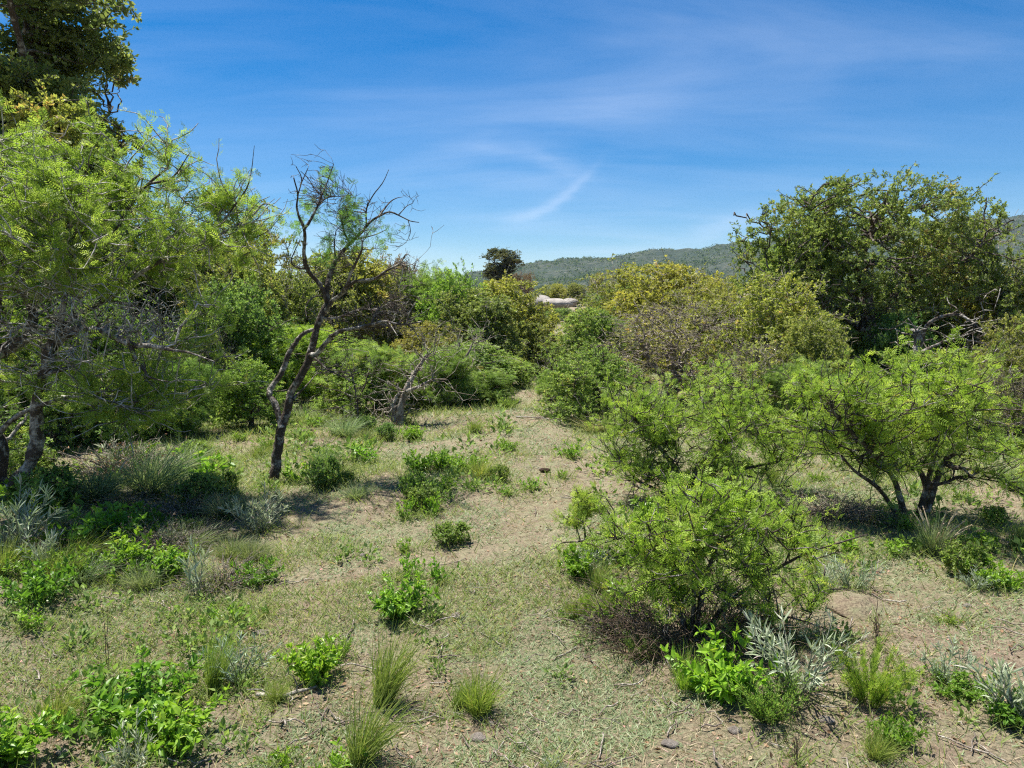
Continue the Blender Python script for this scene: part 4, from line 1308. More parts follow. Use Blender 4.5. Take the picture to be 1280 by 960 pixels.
def plant_stems(g, n, h, spread, curve=0.3, P=7, lean=(0, 0), wander=0.02, lo=0.55):
    a = g.uniform(0, 6.28, n)
    k = np.sqrt(g.uniform(0.02, 1, n))
    d = np.stack([np.cos(a) * k * spread + lean[0], np.sin(a) * k * spread + lean[1], np.full(n, 1.0)], -1)
    hh = h * g.uniform(lo, 1.0, n) / (1 + 0.25 * k)
    p0 = np.stack([np.cos(a) * k * 0.10 * h * spread * 2, np.sin(a) * k * 0.10 * h * spread * 2, np.full(n, -0.02)], -1)
    t = np.linspace(0, 1, P)[None, :, None]
    path = p0[:, None] + d[:, None] * t * hh[:, None, None]
    path[:, :, :2] += (d[:, None, :2] * (t ** 2)) * hh[:, None, None] * curve
    path[:, :, 2] -= (t[..., 0] ** 2) * (hh * np.linalg.norm(d[:, :2], axis=1))[:, None] * curve
    path[:, 1:] += np.cumsum(g.normal(size=(n, P - 1, 3)) * wander * h, axis=1)
    return path


# every model is built about 1 unit high
def m_herb(seed, n=34, spread=0.8, per=17, size=0.21, mat="herb", stem="greenstem", templ="leaf", lo=0.45):
    g = rng_of(seed)
    r = plant_root("leafy_herb")
    s, l = Buf(), Buf()
    p = plant_stems(g, n, 1.0, spread, 0.25, lo=lo)
    tubes(s, p, np.linspace(0.013, 0.005, 7)[None].repeat(n, 0), 4)
    q, d = on_paths(g, p, per, 0.12)
    t = np.clip(q[:, 2], 0, 1)
    leaves(l, q, side_dirs(g, d, 1.0, 0.45, 0.25), size * g.uniform(0.55, 1.15, len(q)), templ, g, np.clip(0.15 + 0.55 * g.uniform(size=len(q)) + 0.3 * t * g.uniform(size=len(q)), 0, 1), 0.75)
    tip = p[:, -1].repeat(5, 0)
    leaves(l, tip, unit(g.normal(size=(len(tip), 3)) * 0.8 + np.array([0, 0, 0.6])), size * g.uniform(0.4, 0.8, len(tip)), templ, g, g.uniform(0.5, 1, len(tip)), 0.7)
    s.obj("stem", M[stem], r, True)
    l.obj("foliage", M[mat], r)
    return r


def m_silver(seed, n=19, spread=0.6, per=19, size=0.27, lo=0.5):
    g = rng_of(seed)
    r = plant_root("silver_plant")
    s, l = Buf(), Buf()
    p = plant_stems(g, n, 1.0, spread, 0.15, lo=lo)
    tubes(s, p, np.linspace(0.014, 0.007, 7)[None].repeat(n, 0), 5)
    q, d = on_paths(g, p, per, 0.08)
    leaves(l, q, side_dirs(g, d, 0.9, 0.75, 0.30), size * g.uniform(0.5, 1.15, len(q)), "lance", g, None, 0.5, 0.62)
    tip = p[:, -1].repeat(7, 0)
    dd = unit(p[:, -1] - p[:, -2]).repeat(7, 0)
    leaves(l, tip, unit(dd * 1.2 + g.normal(size=dd.shape) * 0.45), size * g.uniform(0.5, 0.95, len(tip)), "lance", g, g.uniform(0.5, 1, len(tip)), 0.3, 0.62)
    s.obj("stem", M["silverstem"], r, True)
    l.obj("foliage", M["silver"], r)
    return r


def m_grass(seed, n=420, spread=0.34, lean=(0.25, 0.05), w=0.0042, mat="blade", heads=0, curve=0.55):
    g = rng_of(seed)
    r = plant_root("grass_tuft")
    b = Buf()
    P = 6
    p = plant_stems(g, n, 1.0, spread, curve, P=P, lean=lean, wander=0.028, lo=0.25)
    wd = w * g.uniform(0.7, 1.4, (n, 1)) * np.array([1.0, 1.1, 0.95, 0.75, 0.45, 0.06])[None]
    s = unit(np.cross(p[:, -1] - p[:, 0], g.normal(size=(n, 3))))[:, None, :]
    v = np.stack([p + s * wd[..., None], p - s * wd[..., None]], 2)
    base = (np.arange(n)[:, None] * P + np.arange(P - 1)[None]) * 2
    f = np.stack([base, base + 1, base + 3, base + 2], -1).reshape(-1, 4)
    b.add(v.reshape(-1, 3), f, np.repeat(np.clip(g.normal(0.45, 0.25, n), 0, 1), P - 1))
    b.obj("foliage", M[mat], r)
    if heads:
        hb = Buf()
        hp = plant_stems(g, heads, 1.22, spread * 0.9, 0.6, P=9, lean=lean, wander=0.008, lo=0.8)
        rad = np.array([0.004, 0.004, 0.0035, 0.0035, 0.006, 0.012, 0.014, 0.010, 0.002])[None].repeat(heads, 0)
        tubes(hb, hp, rad, 5, 0.85)
        q, d = on_paths(g, hp, 26, 0.55)
        leaves(hb, q, unit(d + g.normal(size=d.shape) * 0.25), 0.045, "oval", g, g.uniform(0.5, 1, len(q)), 0.3)
        hb.obj("seed_head", M["straw"], r)
    return r


def m_broom(seed, n=60, spread=0.55, per=46, size=0.075, mat="green", templ="oval", width=0.35):
    """upright feathery herb: many thin stems set with needle leaves"""
    g = rng_of(seed)
    r = plant_root("feathery_herb")
    s, l = Buf(), Buf()
    p = plant_stems(g, n, 1.0, spread, 0.2, lo=0.5)
    tubes(s, p, np.linspace(0.008, 0.003, 7)[None].repeat(n, 0), 3)
    q, d = on_paths(g, p, per, 0.15)
    leaves(l, q, side_dirs(g, d, 0.8, 0.9, 0.15), size * g.uniform(0.6, 1.2, len(q)), templ, g, None, 0.4, width)
    s.obj("stem", M["greenstem"], r, True)
    l.obj("foliage", M[mat], r)
    return r


def m_shrublet(seed, mat="green"):
    g = rng_of(seed)
    r = plant_root("low_shrub")
    s, l = Buf(), Buf()
    p = plant_stems(g, 22, 0.9, 0.8, 0.2, lo=0.5, wander=0.05)
    tubes(s, p, np.linspace(0.016, 0.006, 7)[None].repeat(22, 0), 4)
    w = Wood(s, g)
    w.note(p, np.full(p.shape[:2], 0.008))
    c = w.reach(in_lobes(g, [(0, 0, 0.55, 0.62, 0.62, 0.45)], 380, 0.4, 0.25, 0.25), 0.25, 5, 0.6, 0.006, 0.003, 0.7, 3)
    leafy(l, g, c, 7, 0.085, "oval", faceup=0.5, width=1.2)
    leafy(l, g, p, 10, 0.085, "oval", faceup=0.5, width=1.2)
    s.obj("stem", M["stem"], r, True)
    l.obj("foliage", M[mat], r)
    return r


def m_stalk(seed, n=5, side=9):
    g = rng_of(seed)
    r = plant_root("dry_stalk")
    s = Buf()
    p = plant_stems(g, n, 1.0, 0.14, 0.2, P=9, wander=0.012, lo=0.5)
    tubes(s, p, np.linspace(0.010, 0.004, 9)[None].repeat(n, 0), 5)
    q, d = on_paths(g, p, side, 0.3)
    e = side_dirs(g, d, 0.5, 0.9, 0.2)
    t = np.linspace(0, 1, 4)[None, :, None]
    pp = q[:, None] + e[:, None] * t * 0.12 * g.uniform(0.4, 1.2, len(q))[:, None, None]
    tubes(s, pp, np.linspace(0.005, 0.003, 4)[None].repeat(len(q), 0), 3)
    o = s.obj("stem", M["stem"], r, True)
    b = Buf()
    leaves(b, pp[:, -1], e, 0.035, "oval", g)
    b.obj("foliage", M["litter"], r)
    return r


def m_deadbrush(seed, n=150, spread=1.3):
    g = rng_of(seed)
    r = plant_root("dead_brush")
    s, b = Buf(), Buf()
    p = plant_stems(g, n, 1.0, spread, 0.35, P=7, wander=0.05, lo=0.3)
    tubes(s, p, np.linspace(0.012, 0.005, 7)[None].repeat(n, 0), 4)
    w = Wood(s, g)
    w.note(p, np.full(p.shape[:2], 0.006))
    k = g.integers(0, n * 7, n * 4)
    c = w.reach(p.reshape(-1, 3)[k] + g.normal(size=(n * 4, 3)) * 0.14, 0.25, 5, 0.8, 0.006, 0.004, 0.8, 3)
    leafy(b, g, c, 1, 0.05, "oval")
    s.obj("stem", M["barkgrey"], r, True)
    b.obj("foliage", M["litter"], r)
    return r


PM = {
    "herb": [m_herb(101), m_herb(102, 44, 0.95, 15, 0.17), m_herb(103, 30, 0.65, 16, 0.20)],
    "weed": [m_herb(104, 10, 0.9, 8, 0.30), m_herb(105, 8, 0.7, 8, 0.32), m_herb(106, 12, 1.1, 7, 0.27)],
    "silver": [m_silver(111), m_silver(112, 28, 0.75, 17, 0.21), m_silver(113, 12, 0.9, 20, 0.29)],
    "spire": [m_silver(114, 3, 0.22, 34, 0.30, 0.7)],
    "grass": [m_grass(121), m_grass(122, 300, 0.5, (0.35, 0.0)), m_grass(123, 460, 0.5, (0.1, 0.0))],
    "greygrass": [m_grass(124, 620, 0.6, (0.2, 0.0), 0.0055, "greyblade"), m_grass(125, 480, 0.75, (0.0, 0.0), 0.005, "greyblade")],
    "seedgrass": [m_grass(126, 420, 0.45, (0.04, 0.0), 0.005, "greyblade", 12, 0.45)],
    "broom": [m_broom(131), m_broom(132, 46, 0.7, 44, 0.085, "acacia", "pinnate", 1.0)],
    "shrub": [m_shrublet(141), m_shrublet(142)],
    "stalk": [m_stalk(151), m_stalk(152, 2, 8)],
    "brush": [m_deadbrush(161)],
}
NAMES = {"herb": "leafy_herb", "weed": "small_weed", "silver": "silver_plant", "spire": "silver_spire", "grass": "grass_tuft", "greygrass": "grass_clump", "seedgrass": "seeding_grass", "broom": "feathery_herb", "shrub": "low_shrub", "stalk": "dry_stalk", "brush": "dead_brush"}
CATS = {"herb": "plant", "weed": "weed", "silver": "plant", "spire": "plant", "grass": "grass", "greygrass": "grass", "seedgrass": "grass", "broom": "plant", "shrub": "shrub", "stalk": "dry stalk", "brush": "dead brush"}
pused = set()
PLPOS = []


def plant(kind, i, px, py, hpx, wide, label, tint=(1, 1, 1), group=None):
    """a plant whose foot is at a photograph pixel; hpx: its height there"""
    src = PM[kind][i % len(PM[kind])]
    p = gp(px, py)
    PLPOS.append((p[0], p[1], hpx * p[1] / FPX * wide))
    s = hpx * p[1] / FPX * {"grass": 1.4, "seedgrass": 1.3, "greygrass": 1.12}.get(kind, 1.05)
    rz = _tg.uniform(0, 6.28) if kind not in ("grass", "greygrass") else _tg.uniform(-0.7, 0.7)
    scl = (s * wide, s * wide, s)
    loc = (p[0], p[1], p[2] - 0.005)
    if src.name not in pused:
        src.name = NAMES[kind]
        pused.add(src.name)
        src.location, src.rotation_euler, src.scale = loc, (0, 0, rz), scl
        tag(src, label, CATS[kind], group)
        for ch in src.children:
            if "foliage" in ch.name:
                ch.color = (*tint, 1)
        return src
    return copy_thing(src, NAMES[kind], loc, rz, scl, label, CATS[kind], group, tint)


PL = [
    # near, on the acacia's side
    ("herb", 0, 212, 935, 75, 1.05, "vivid green leafy herb spilling over bare soil behind the small silver rosette", (1.05, 1.05, 0.9)),
    ("herb", 1, 165, 895, 82, 1.3, "darker leafy herb clump behind the vivid green one, below the thin dark stalk", (0.75, 0.85, 0.9)),
    ("herb", 2, 12, 955, 80, 1.0, "vivid leafy herb cut by the picture corner", (1.05, 1.05, 0.9)),
    ("silver", 2, 168, 962, 66, 0.8, "small silver lance-leaved rosette at the foot of the vivid leafy herb", (1, 1, 1)),
    ("silver", 1, 300, 852, 62, 1.0, "grey-green lance-leaved rosette next to bending grass wisps", (0.72, 0.85, 0.8)),
    ("herb", 2, 393, 852, 66, 0.9, "bright yellow-green leafy herb behind the short grey stick", (1.15, 1.1, 0.9)),
    ("broom", 0, 425, 822, 40, 0.8, "low bright sprig behind the yellow-green herb", (1.2, 1.4, 0.9)),
    ("herb", 0, 500, 772, 60, 0.85, "bright leafy herb in the middle of the turf, behind the leaning grass", (0.95, 1, 1)),
    ("weed", 1, 513, 722, 34, 0.7, "small upright weed just behind the middle bright herb", (0.9, 1, 0.9)),
    ("weed", 2, 552, 728, 32, 0.7, "small upright weed beside the bright herb, further toward the path", (0.8, 0.95, 0.9)),
    ("grass", 0, 478, 882, 105, 0.7, "tall leaning green grass tuft behind the thin fallen stalk", (1.05, 1.05, 0.9)),
    ("grass", 1, 448, 955, 130, 0.55, "wispy grass stems leaning up from the picture bottom edge", (1.0, 1.0, 0.9)),
    ("grass", 2, 598, 892, 76, 0.75, "upright green grass tuft at the path edge by bare soil", (1.1, 1.15, 0.8)),
    ("grass", 1, 572, 886, 60, 0.5, "thin grass wisp touching the upright tuft at the path edge", (0.9, 1.0, 0.8)),
    ("grass", 0, 265, 868, 88, 0.5, "bending grass wisps between dark herb and grey-green rosette", (1.0, 1.1, 0.8)),
    ("grass", 1, 70, 908, 80, 0.6, "arching yellowish grass wisps between the corner herb and dark herb clump", (1.1, 1.0, 0.9)),
    ("grass", 2, 345, 878, 40, 0.7, "low sparse tuft in front of the short grey stick", (1.0, 1.0, 0.9)),
    ("weed", 0, 418, 972, 46, 0.9, "bright weed at the foot of the wispy leaning stems", (1.05, 1.05, 0.9)),
    ("weed", 2, 345, 960, 30, 0.9, "small bright weed on brown litter near the bottom edge", (1.1, 1.05, 0.9)),
    ("weed", 0, 265, 780, 26, 0.9, "small palm-like weed, larger of the pair below the silver spire", (1.0, 1.05, 0.9)),
    ("weed", 1, 297, 775, 22, 0.9, "small palm-like weed, smaller of the pair below the silver spire", (1.0, 1.05, 0.9)),
    ("weed", 1, 332, 770, 16, 0.5, "single tiny upright sprout beyond the pair of palm-like weeds", (0.7, 0.85, 0.9)),
    ("spire", 0, 247, 746, 74, 0.75, "silver woolly spire with drooping leaves at the edge of the acacia's shade", (0.95, 1, 0.95)),
    ("herb", 1, 322, 730, 42, 0.85, "compact mid-green herb beside the silver spire", (0.7, 0.8, 0.8)),
    ("silver", 1, 326, 664, 58, 0.85, "bushy silver plant at the foot of the crooked thorn tree", (0.95, 1, 0.95)),
    ("stalk", 1, 134, 836, 105, 0.5, "thin dark dry stalk standing above the dark herb clump", (1, 1, 1)),
    ("stalk", 1, 41, 782, 44, 0.5, "short dry stalk on the litter below the mixed shaded herbs", (1, 1, 1)),
    # the acacia's shade
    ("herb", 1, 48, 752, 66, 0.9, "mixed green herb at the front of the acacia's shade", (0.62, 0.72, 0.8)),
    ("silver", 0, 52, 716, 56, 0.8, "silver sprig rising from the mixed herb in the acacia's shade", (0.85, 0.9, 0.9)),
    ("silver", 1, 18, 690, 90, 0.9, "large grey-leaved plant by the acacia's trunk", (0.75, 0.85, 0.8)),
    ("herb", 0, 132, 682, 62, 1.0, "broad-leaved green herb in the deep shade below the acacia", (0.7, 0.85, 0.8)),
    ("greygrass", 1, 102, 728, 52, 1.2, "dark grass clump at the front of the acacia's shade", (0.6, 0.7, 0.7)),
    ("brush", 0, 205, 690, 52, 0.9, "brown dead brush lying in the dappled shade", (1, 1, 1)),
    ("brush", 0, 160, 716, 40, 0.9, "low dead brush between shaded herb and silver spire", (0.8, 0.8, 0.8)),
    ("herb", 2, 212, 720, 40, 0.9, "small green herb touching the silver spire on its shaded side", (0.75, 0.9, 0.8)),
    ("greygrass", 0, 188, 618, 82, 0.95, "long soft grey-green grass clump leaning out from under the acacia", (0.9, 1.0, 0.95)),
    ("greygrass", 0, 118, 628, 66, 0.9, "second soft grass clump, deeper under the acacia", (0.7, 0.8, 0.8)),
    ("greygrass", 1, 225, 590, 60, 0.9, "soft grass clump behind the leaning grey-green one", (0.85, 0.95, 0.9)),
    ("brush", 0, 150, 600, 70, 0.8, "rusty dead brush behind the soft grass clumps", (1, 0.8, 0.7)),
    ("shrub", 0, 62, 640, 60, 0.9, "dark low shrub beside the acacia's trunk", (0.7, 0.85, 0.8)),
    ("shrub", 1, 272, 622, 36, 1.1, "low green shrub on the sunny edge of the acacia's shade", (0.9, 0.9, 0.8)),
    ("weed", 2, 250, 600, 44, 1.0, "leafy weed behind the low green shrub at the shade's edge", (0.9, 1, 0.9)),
    # clearing, middle
    ("shrub", 1, 405, 612, 44, 0.75, "dark green rounded shrublet right beside the thorn tree's foot", (0.75, 0.85, 0.8)),
    ("greygrass", 1, 408, 580, 34, 0.8, "pale grass behind the rounded shrublet", (0.9, 1.0, 0.9)),
    ("weed", 0, 368, 602, 26, 1.0, "bright weed leaning on the thorn tree's trunk", (1, 1, 0.9)),
    ("shrub", 0, 518, 628, 42, 0.65, "dark narrow shrublet with weeds at its foot in mid clearing", (0.75, 0.85, 0.8)),
    ("weed", 1, 508, 650, 30, 0.6, "weed at the foot of the dark narrow shrublet", (0.85, 0.9, 0.8)),
    ("weed", 2, 536, 645, 34, 0.6, "taller weed beside the dark narrow shrublet", (0.85, 0.9, 0.8)),
    ("greygrass", 1, 445, 622, 28, 1.2, "short pale grass between the two dark shrublets", (0.8, 0.85, 0.8)),
    ("weed", 2, 635, 620, 14, 1.1, "lone flat weed on the turf before the brown dung pat", (0.9, 1, 0.9)),
    ("weed", 0, 664, 612, 20, 0.9, "leafy weed close by the brown dung pat", (0.95, 1.05, 0.9)),
    ("weed", 1, 703, 598, 12, 0.9, "tiny weed beyond the brown dung pat", (1, 1, 0.9)),
    ("grass", 2, 602, 598, 32, 1.1, "fresh grass tuft beside the row of bright herbs in mid clearing", (1.3, 1.2, 1.0)),
    ("herb", 1, 585, 588, 28, 1.1, "bright herb in the row at mid clearing", (0.95, 0.95, 0.9)),
    ("herb", 2, 550, 588, 28, 0.9, "olive-green herb next in the row at mid clearing", (0.85, 0.88, 0.9)),
    ("herb", 0, 525, 590, 30, 0.9, "thin herb at the end of the row at mid clearing", (0.8, 0.85, 0.9)),
    ("weed", 1, 456, 578, 26, 1.1, "spreading weed behind the two dark shrublets", (0.85, 0.95, 0.9)),
    ("herb", 0, 515, 550, 22, 0.9, "bright green tuft in front of the dead snag", (1, 1, 0.9)),
    ("shrub", 1, 484, 550, 24, 0.8, "grey-green shrublet at the dead snag's foot", (0.8, 0.9, 1.1)),
    ("shrub", 0, 458, 540, 22, 0.9, "dark shrublet under the slender sapling", (0.75, 0.85, 0.9)),
    ("weed", 0, 462, 558, 16, 1.0, "small bright weed before the slender sapling", (1, 1, 0.9)),
    ("herb", 1, 634, 562, 18, 1.0, "small green herb beside the far stretch of path", (0.95, 0.95, 0.9)),
    ("weed", 2, 716, 572, 26, 0.9, "upright weed under the green shrub at the path's bend", (0.95, 1, 0.9)),
    ("greygrass", 1, 372, 528, 32, 1.2, "pale grass patch just behind the thorn tree's fork", (1.0, 1.0, 0.95)),
    ("greygrass", 0, 330, 520, 36, 1.2, "grass patch on the slope behind the thorn tree", (1.05, 1.0, 0.9)),
    ("greygrass", 1, 430, 545, 40, 1.0, "silvery grass clump before the ferny shrub", (1.0, 1.1, 1.1)),
    ("shrub", 0, 590, 505, 26, 1.2, "grey low shrub under the multi-stemmed young tree", (0.9, 1, 1.1)),
    ("broom", 0, 635, 512, 22, 1.3, "feathery green clump at the path head", (1.2, 1.2, 0.9)),
    ("shrub", 1, 683, 490, 24, 0.8, "small bush standing in the path's far end", (0.9, 1, 0.9)),
    # the bushes' side
    ("silver", 1, 742, 716, 42, 0.9, "pale silver plant under the spindly young acacia", (1.1, 1.1, 1.15)),
    ("broom", 1, 745, 775, 52, 0.75, "feathery yellowish herb at the front bush's path side", (0.8, 0.9, 0.8)),
    ("grass", 2, 715, 770, 34, 0.9, "sparse grass at the path edge by the front bush", (1.1, 1.05, 0.9)),
    ("herb", 0, 905, 870, 86, 0.9, "glossy bright broad-leaved herb at the front bush's foot", (1.15, 1.2, 0.9)),
    ("grass", 2, 858, 862, 58, 0.8, "fresh green grass tuft beside the glossy broad-leaved herb", (1.2, 1.5, 0.7)),
    ("broom", 0, 962, 900, 84, 1.15, "dense feathery green herb in front of the tall silver clump", (1.0, 1.15, 0.8)),
    ("silver", 1, 1000, 864, 104, 1.0, "tall silver-leaved clump with upright tips behind the feathery green herb", (0.95, 1, 0.95)),
    ("broom", 1, 1088, 880, 98, 0.8, "feathery acacia seedling beside the tall silver clump, below the soil mound", (0.9, 1.0, 0.8)),
    ("herb", 1, 1118, 930, 52, 0.7, "narrow green herb in front of the feathery acacia seedling", (0.8, 0.85, 0.8)),
    ("grass", 2, 1095, 948, 48, 0.9, "grass tuft at the narrow herb's foot near the bottom edge", (1.0, 1.0, 0.8)),
    ("stalk", 0, 1098, 812, 74, 0.9, "brown dry stalks standing before the grey soil mound", (1, 1, 1)),
    ("stalk", 0, 995, 956, 70, 0.8, "reddish dry stalks on the grey turf near the bottom edge", (1, 1, 1)),
    ("silver", 2, 1180, 852, 58, 0.75, "silver sprig above the dark leafy mat on the turf", (0.8, 0.9, 0.85)),
    ("herb", 1, 1200, 866, 34, 1.5, "dark leafy mat below the silver sprig", (0.7, 0.75, 0.8)),
    ("silver", 0, 1275, 905, 95, 1.0, "large silver-white plant with drooping leaves cut by the picture edge", (1.0, 1.05, 1.0)),
    ("herb", 0, 1262, 905, 50, 0.9, "dark undergrowth herb beneath the large silver-white plant", (0.6, 0.7, 0.8)),
    ("seedgrass", 0, 1166, 694, 58, 0.75, "grass clump with pale nodding seed heads before the rounded acacia bush", (1, 1.02, 0.9)),
    ("silver", 1, 1220, 736, 28, 1.1, "low grey-green rosette clump on the open turf", (0.75, 0.85, 0.85)),
    ("weed", 2, 1188, 778, 14, 1.3, "small yellow-green weed on the open turf", (1.1, 0.95, 0.9)),
    ("shrub", 0, 1242, 656, 26, 0.9, "low leafy shrub on the turf beyond the seeding grass", (1.0, 1.05, 0.8)),
    ("herb", 2, 1228, 690, 30, 0.9, "low herb between the seeding grass and the rosette clump", (0.85, 0.85, 0.8)),
    ("weed", 1, 1118, 694, 24, 1.1, "green weed beside the seeding grass clump", (1, 1, 0.9)),
    ("greygrass", 0, 1262, 612, 44, 0.9, "soft grass clump at the picture edge beyond the rounded bush", (0.9, 1.05, 0.8)),
    ("silver", 1, 1105, 585, 36, 1.0, "pale silvery shrub seen through the rounded bush's stems", (1.1, 1.1, 1.1)),
    ("brush", 0, 1040, 648, 44, 1.1, "grey dead brush lying in the rounded bush's shade", (1, 1, 1)),
    ("brush", 0, 1090, 652, 34, 0.9, "dark dead brush against the rounded bush's stems", (0.8, 0.8, 0.8)),
    ("silver", 2, 1065, 735, 46, 0.8, "silver sprigs along the back of the grey soil mound", (0.85, 0.95, 0.9)),
    ("silver", 0, 1030, 740, 44, 0.8, "silver plant between the arching spray and the grey soil mound", (0.95, 1, 0.95)),
    ("silver", 2, 1010, 805, 50, 0.7, "bluish silver sprig under the front bush's low branch", (0.8, 0.95, 0.9)),
    ("weed", 0, 1055, 690, 30, 1.0, "yellow-green weed under the arching feathery spray", (1, 1, 0.9)),
    ("brush", 0, 840, 640, 34, 0.9, "grey dead brush under the airy acacia bush", (1, 1, 1)),
    ("greygrass", 1, 745, 540, 36, 1.2, "dry pale grass under the leaning dark trunk", (1.1, 0.95, 0.8)),
    ("greygrass", 0, 800, 545, 30, 1.3, "pale grass strip behind the airy acacia bush", (1.05, 1.0, 0.9)),
    ("brush", 0, 770, 790, 44, 0.9, "brown dead twigs at the path side of the front bush", (1, 1, 1)),
    ("broom", 0, 800, 822, 40, 1.1, "low green growth in front of the dead brown twigs", (0.9, 0.95, 0.9)),
    ("silver", 1, 690, 965, 18, 1.3, "low grey-green mat at the bottom edge of the path", (0.6, 0.72, 0.7)),
]
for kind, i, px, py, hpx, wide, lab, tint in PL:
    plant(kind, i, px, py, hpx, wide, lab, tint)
wg = rng_of(777)
k = 0
while k < 110:
    a, r_ = wg.uniform(-0.66, 0.66), math.exp(wg.uniform(math.log(3.6), math.log(16)))
    x_, y_ = r_ * math.sin(a), r_ * math.cos(a)
    if wob2([x_], [y_], 1.3)[0] < -0.1 + 0.5 * wg.uniform() or path_d(x_, y_) < 0.35:
        continue
    k += 1
    kind = ("weed", "weed", "herb", "grass", "greygrass", "shrub", "weed")[int(wg.integers(0, 7))]
    hgt = {"weed": 0.13, "herb": 0.20, "grass": 0.24, "greygrass": 0.22, "shrub": 0.20}[kind] * wg.uniform(0.6, 1.25)
    d = CAM - np.array([x_, y_, 0])
    q_ = np.array([x_, y_, float(height(x_, y_))]) - CAM
    fy = q_[1] * math.cos(PITCH) - q_[2] * math.sin(PITCH)
    uy = q_[1] * math.sin(PITCH) + q_[2] * math.cos(PITCH)
    t_ = wg.uniform(0.75, 1.1)
    what = {"weed": "small green weed", "herb": "small leafy herb", "grass": "small wispy grass tuft", "greygrass": "small pale grass tuft", "shrub": "small woody seedling"}[kind]
    plant(kind, int(wg.integers(0, 3)), 640 + FPX * q_[0] / fy, 480 - FPX * uy / fy, hgt * FPX / y_, wg.uniform(0.8, 1.3), what + ", one of many dotted over the turf of the clearing", (t_, t_, t_ * 0.85), what + "s dotted over the clearing")
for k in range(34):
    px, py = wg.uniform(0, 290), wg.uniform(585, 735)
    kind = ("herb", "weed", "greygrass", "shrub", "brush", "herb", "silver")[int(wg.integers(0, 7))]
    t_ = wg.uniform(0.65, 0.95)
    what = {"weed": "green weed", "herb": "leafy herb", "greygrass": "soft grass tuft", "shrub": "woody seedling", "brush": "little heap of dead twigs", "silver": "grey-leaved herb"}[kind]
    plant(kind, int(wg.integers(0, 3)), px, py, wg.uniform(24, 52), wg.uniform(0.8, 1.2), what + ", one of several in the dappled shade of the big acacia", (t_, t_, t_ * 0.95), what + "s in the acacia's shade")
for kind in PM:                     # models that were never placed
    for src in PM[kind]:
        if src.name not in pused:
            for ch in list(src.children):
                bpy.data.objects.remove(ch)
            bpy.data.objects.remove(src)
for kind in MODELS:
    for src in MODELS[kind]:
        if src.name not in used:
            for ch in list(src.children):
                bpy.data.objects.remove(ch)
            bpy.data.objects.remove(src)

# ------------------------------------------------------------------ ground cover nobody could count
def scatter(g, n, r0, r1, half=0.86):
    r = np.exp(g.uniform(math.log(r0), math.log(r1), n))
    a = g.uniform(-half, half, n)
    return r * np.sin(a), r * np.cos(a), r


def blades(buf, g, x, y, r, length, width, tilt, var, templ="blade"):
    N = len(x)
    a = g.uniform(0, 6.28, N)
    d = np.stack([np.cos(a), np.sin(a), np.abs(tilt)], -1)
    p = np.stack([x, y, height(x, y)], -1)
    leaves(buf, p, d, length, templ, g, var, 0.8, width)


TEMPL["short"] = T_blade(2, 0.25, 0.045)
g = rng_of(900)
gb = Buf()
# straw lying and standing
x, y, r = scatter(g, 220000, 1.7, 40)
keep = g.uniform(size=len(x)) < 0.55 + 0.45 * wob2(x, y, 0.6)
x, y, r = x[keep], y[keep], r[keep]
big = np.clip(r / 4.5, 0.8, 5.0) ** 0.75
blades(gb, g, x, y, r, 0.055 * big * g.uniform(0.3, 1.6, len(x)), 0.45, g.normal(0.12, 0.35, len(x)), np.clip(g.normal(0.45, 0.28, len(x)), 0, 1), "short")
tag(gb.obj("dry_grass", M["straw"]), "short straw coloured dry grass over the turf", "grass", kind="stuff")

gb = Buf()
x, y, r = scatter(g, 560000, 1.7, 42)
m = wob2(x, y, 1.1) + 0.5 * wob2(x, y, 0.35) - 0.25 * np.exp(-(path_d(x, y) / 0.5) ** 2)
keep = g.uniform(size=len(x)) < sstep(-0.62, 0.40, m) * 0.90 + 0.10
x, y, r = x[keep], y[keep], r[keep]
big = np.clip(r / 4.5, 0.8, 5.0) ** 0.75
blades(gb, g, x, y, r, 0.030 * big * g.uniform(0.5, 1.5, len(x)), 1.7, g.uniform(0.1, 1.3, len(x)), np.clip(g.normal(0.45, 0.25, len(x)) + 0.15 * wob2(x, y, 2.0), 0, 1), "short")
tag(gb.obj("ground_weeds", M["weed"]), "low grey-green herbs carpeting the turf", "ground cover", kind="stuff")

gb = Buf()
x, y, r = scatter(g, 300000, 1.9, 45)
m = wob2(x + 30, y, 1.5) + 0.6 * wob2(x, y + 11, 0.4) - 0.9 * np.exp(-(path_d(x, y) / 0.6) ** 2) + 0.6 * sstep(5, 11, r)
keep = g.uniform(size=len(x)) < sstep(0.05, 0.9, m)
x, y, r = x[keep], y[keep], r[keep]
big = np.clip(r / 4.5, 0.8, 5.0) ** 0.75
blades(gb, g, x, y, r, 0.062 * big * g.uniform(0.5, 1.6, len(x)), 0.9, g.uniform(0.5, 2.0, len(x)), np.clip(g.normal(0.5, 0.25, len(x)), 0, 1))
tag(gb.obj("green_grass", M["blade"]), "patchy fresh green grass between the plants", "grass", kind="stuff")

# low growth knitting the plants to the turf around them
gb = Buf()
pp = np.array(PLPOS)
k = np.repeat(np.arange(len(pp)), 170)
a = g.uniform(0, 6.28, len(k))
d_ = np.abs(g.normal(size=len(k))) * (0.10 + 0.55 * pp[k, 2])
x, y = pp[k, 0] + d_ * np.cos(a), pp[k, 1] + d_ * np.sin(a) * 0.9
r = np.hypot(x, y)
big = np.clip(r / 4.5, 0.8, 5.0) ** 0.75
blades(gb, g, x, y, r, 0.075 * big * g.uniform(0.4, 1.6, len(x)), 0.8, g.uniform(0.5, 2.2, len(x)), np.clip(g.normal(0.4, 0.25, len(x)), 0, 1))
tag(gb.obj("fringe_grass", M["blade"]), "loose grass growing round the feet of the plants", "grass", kind="stuff")

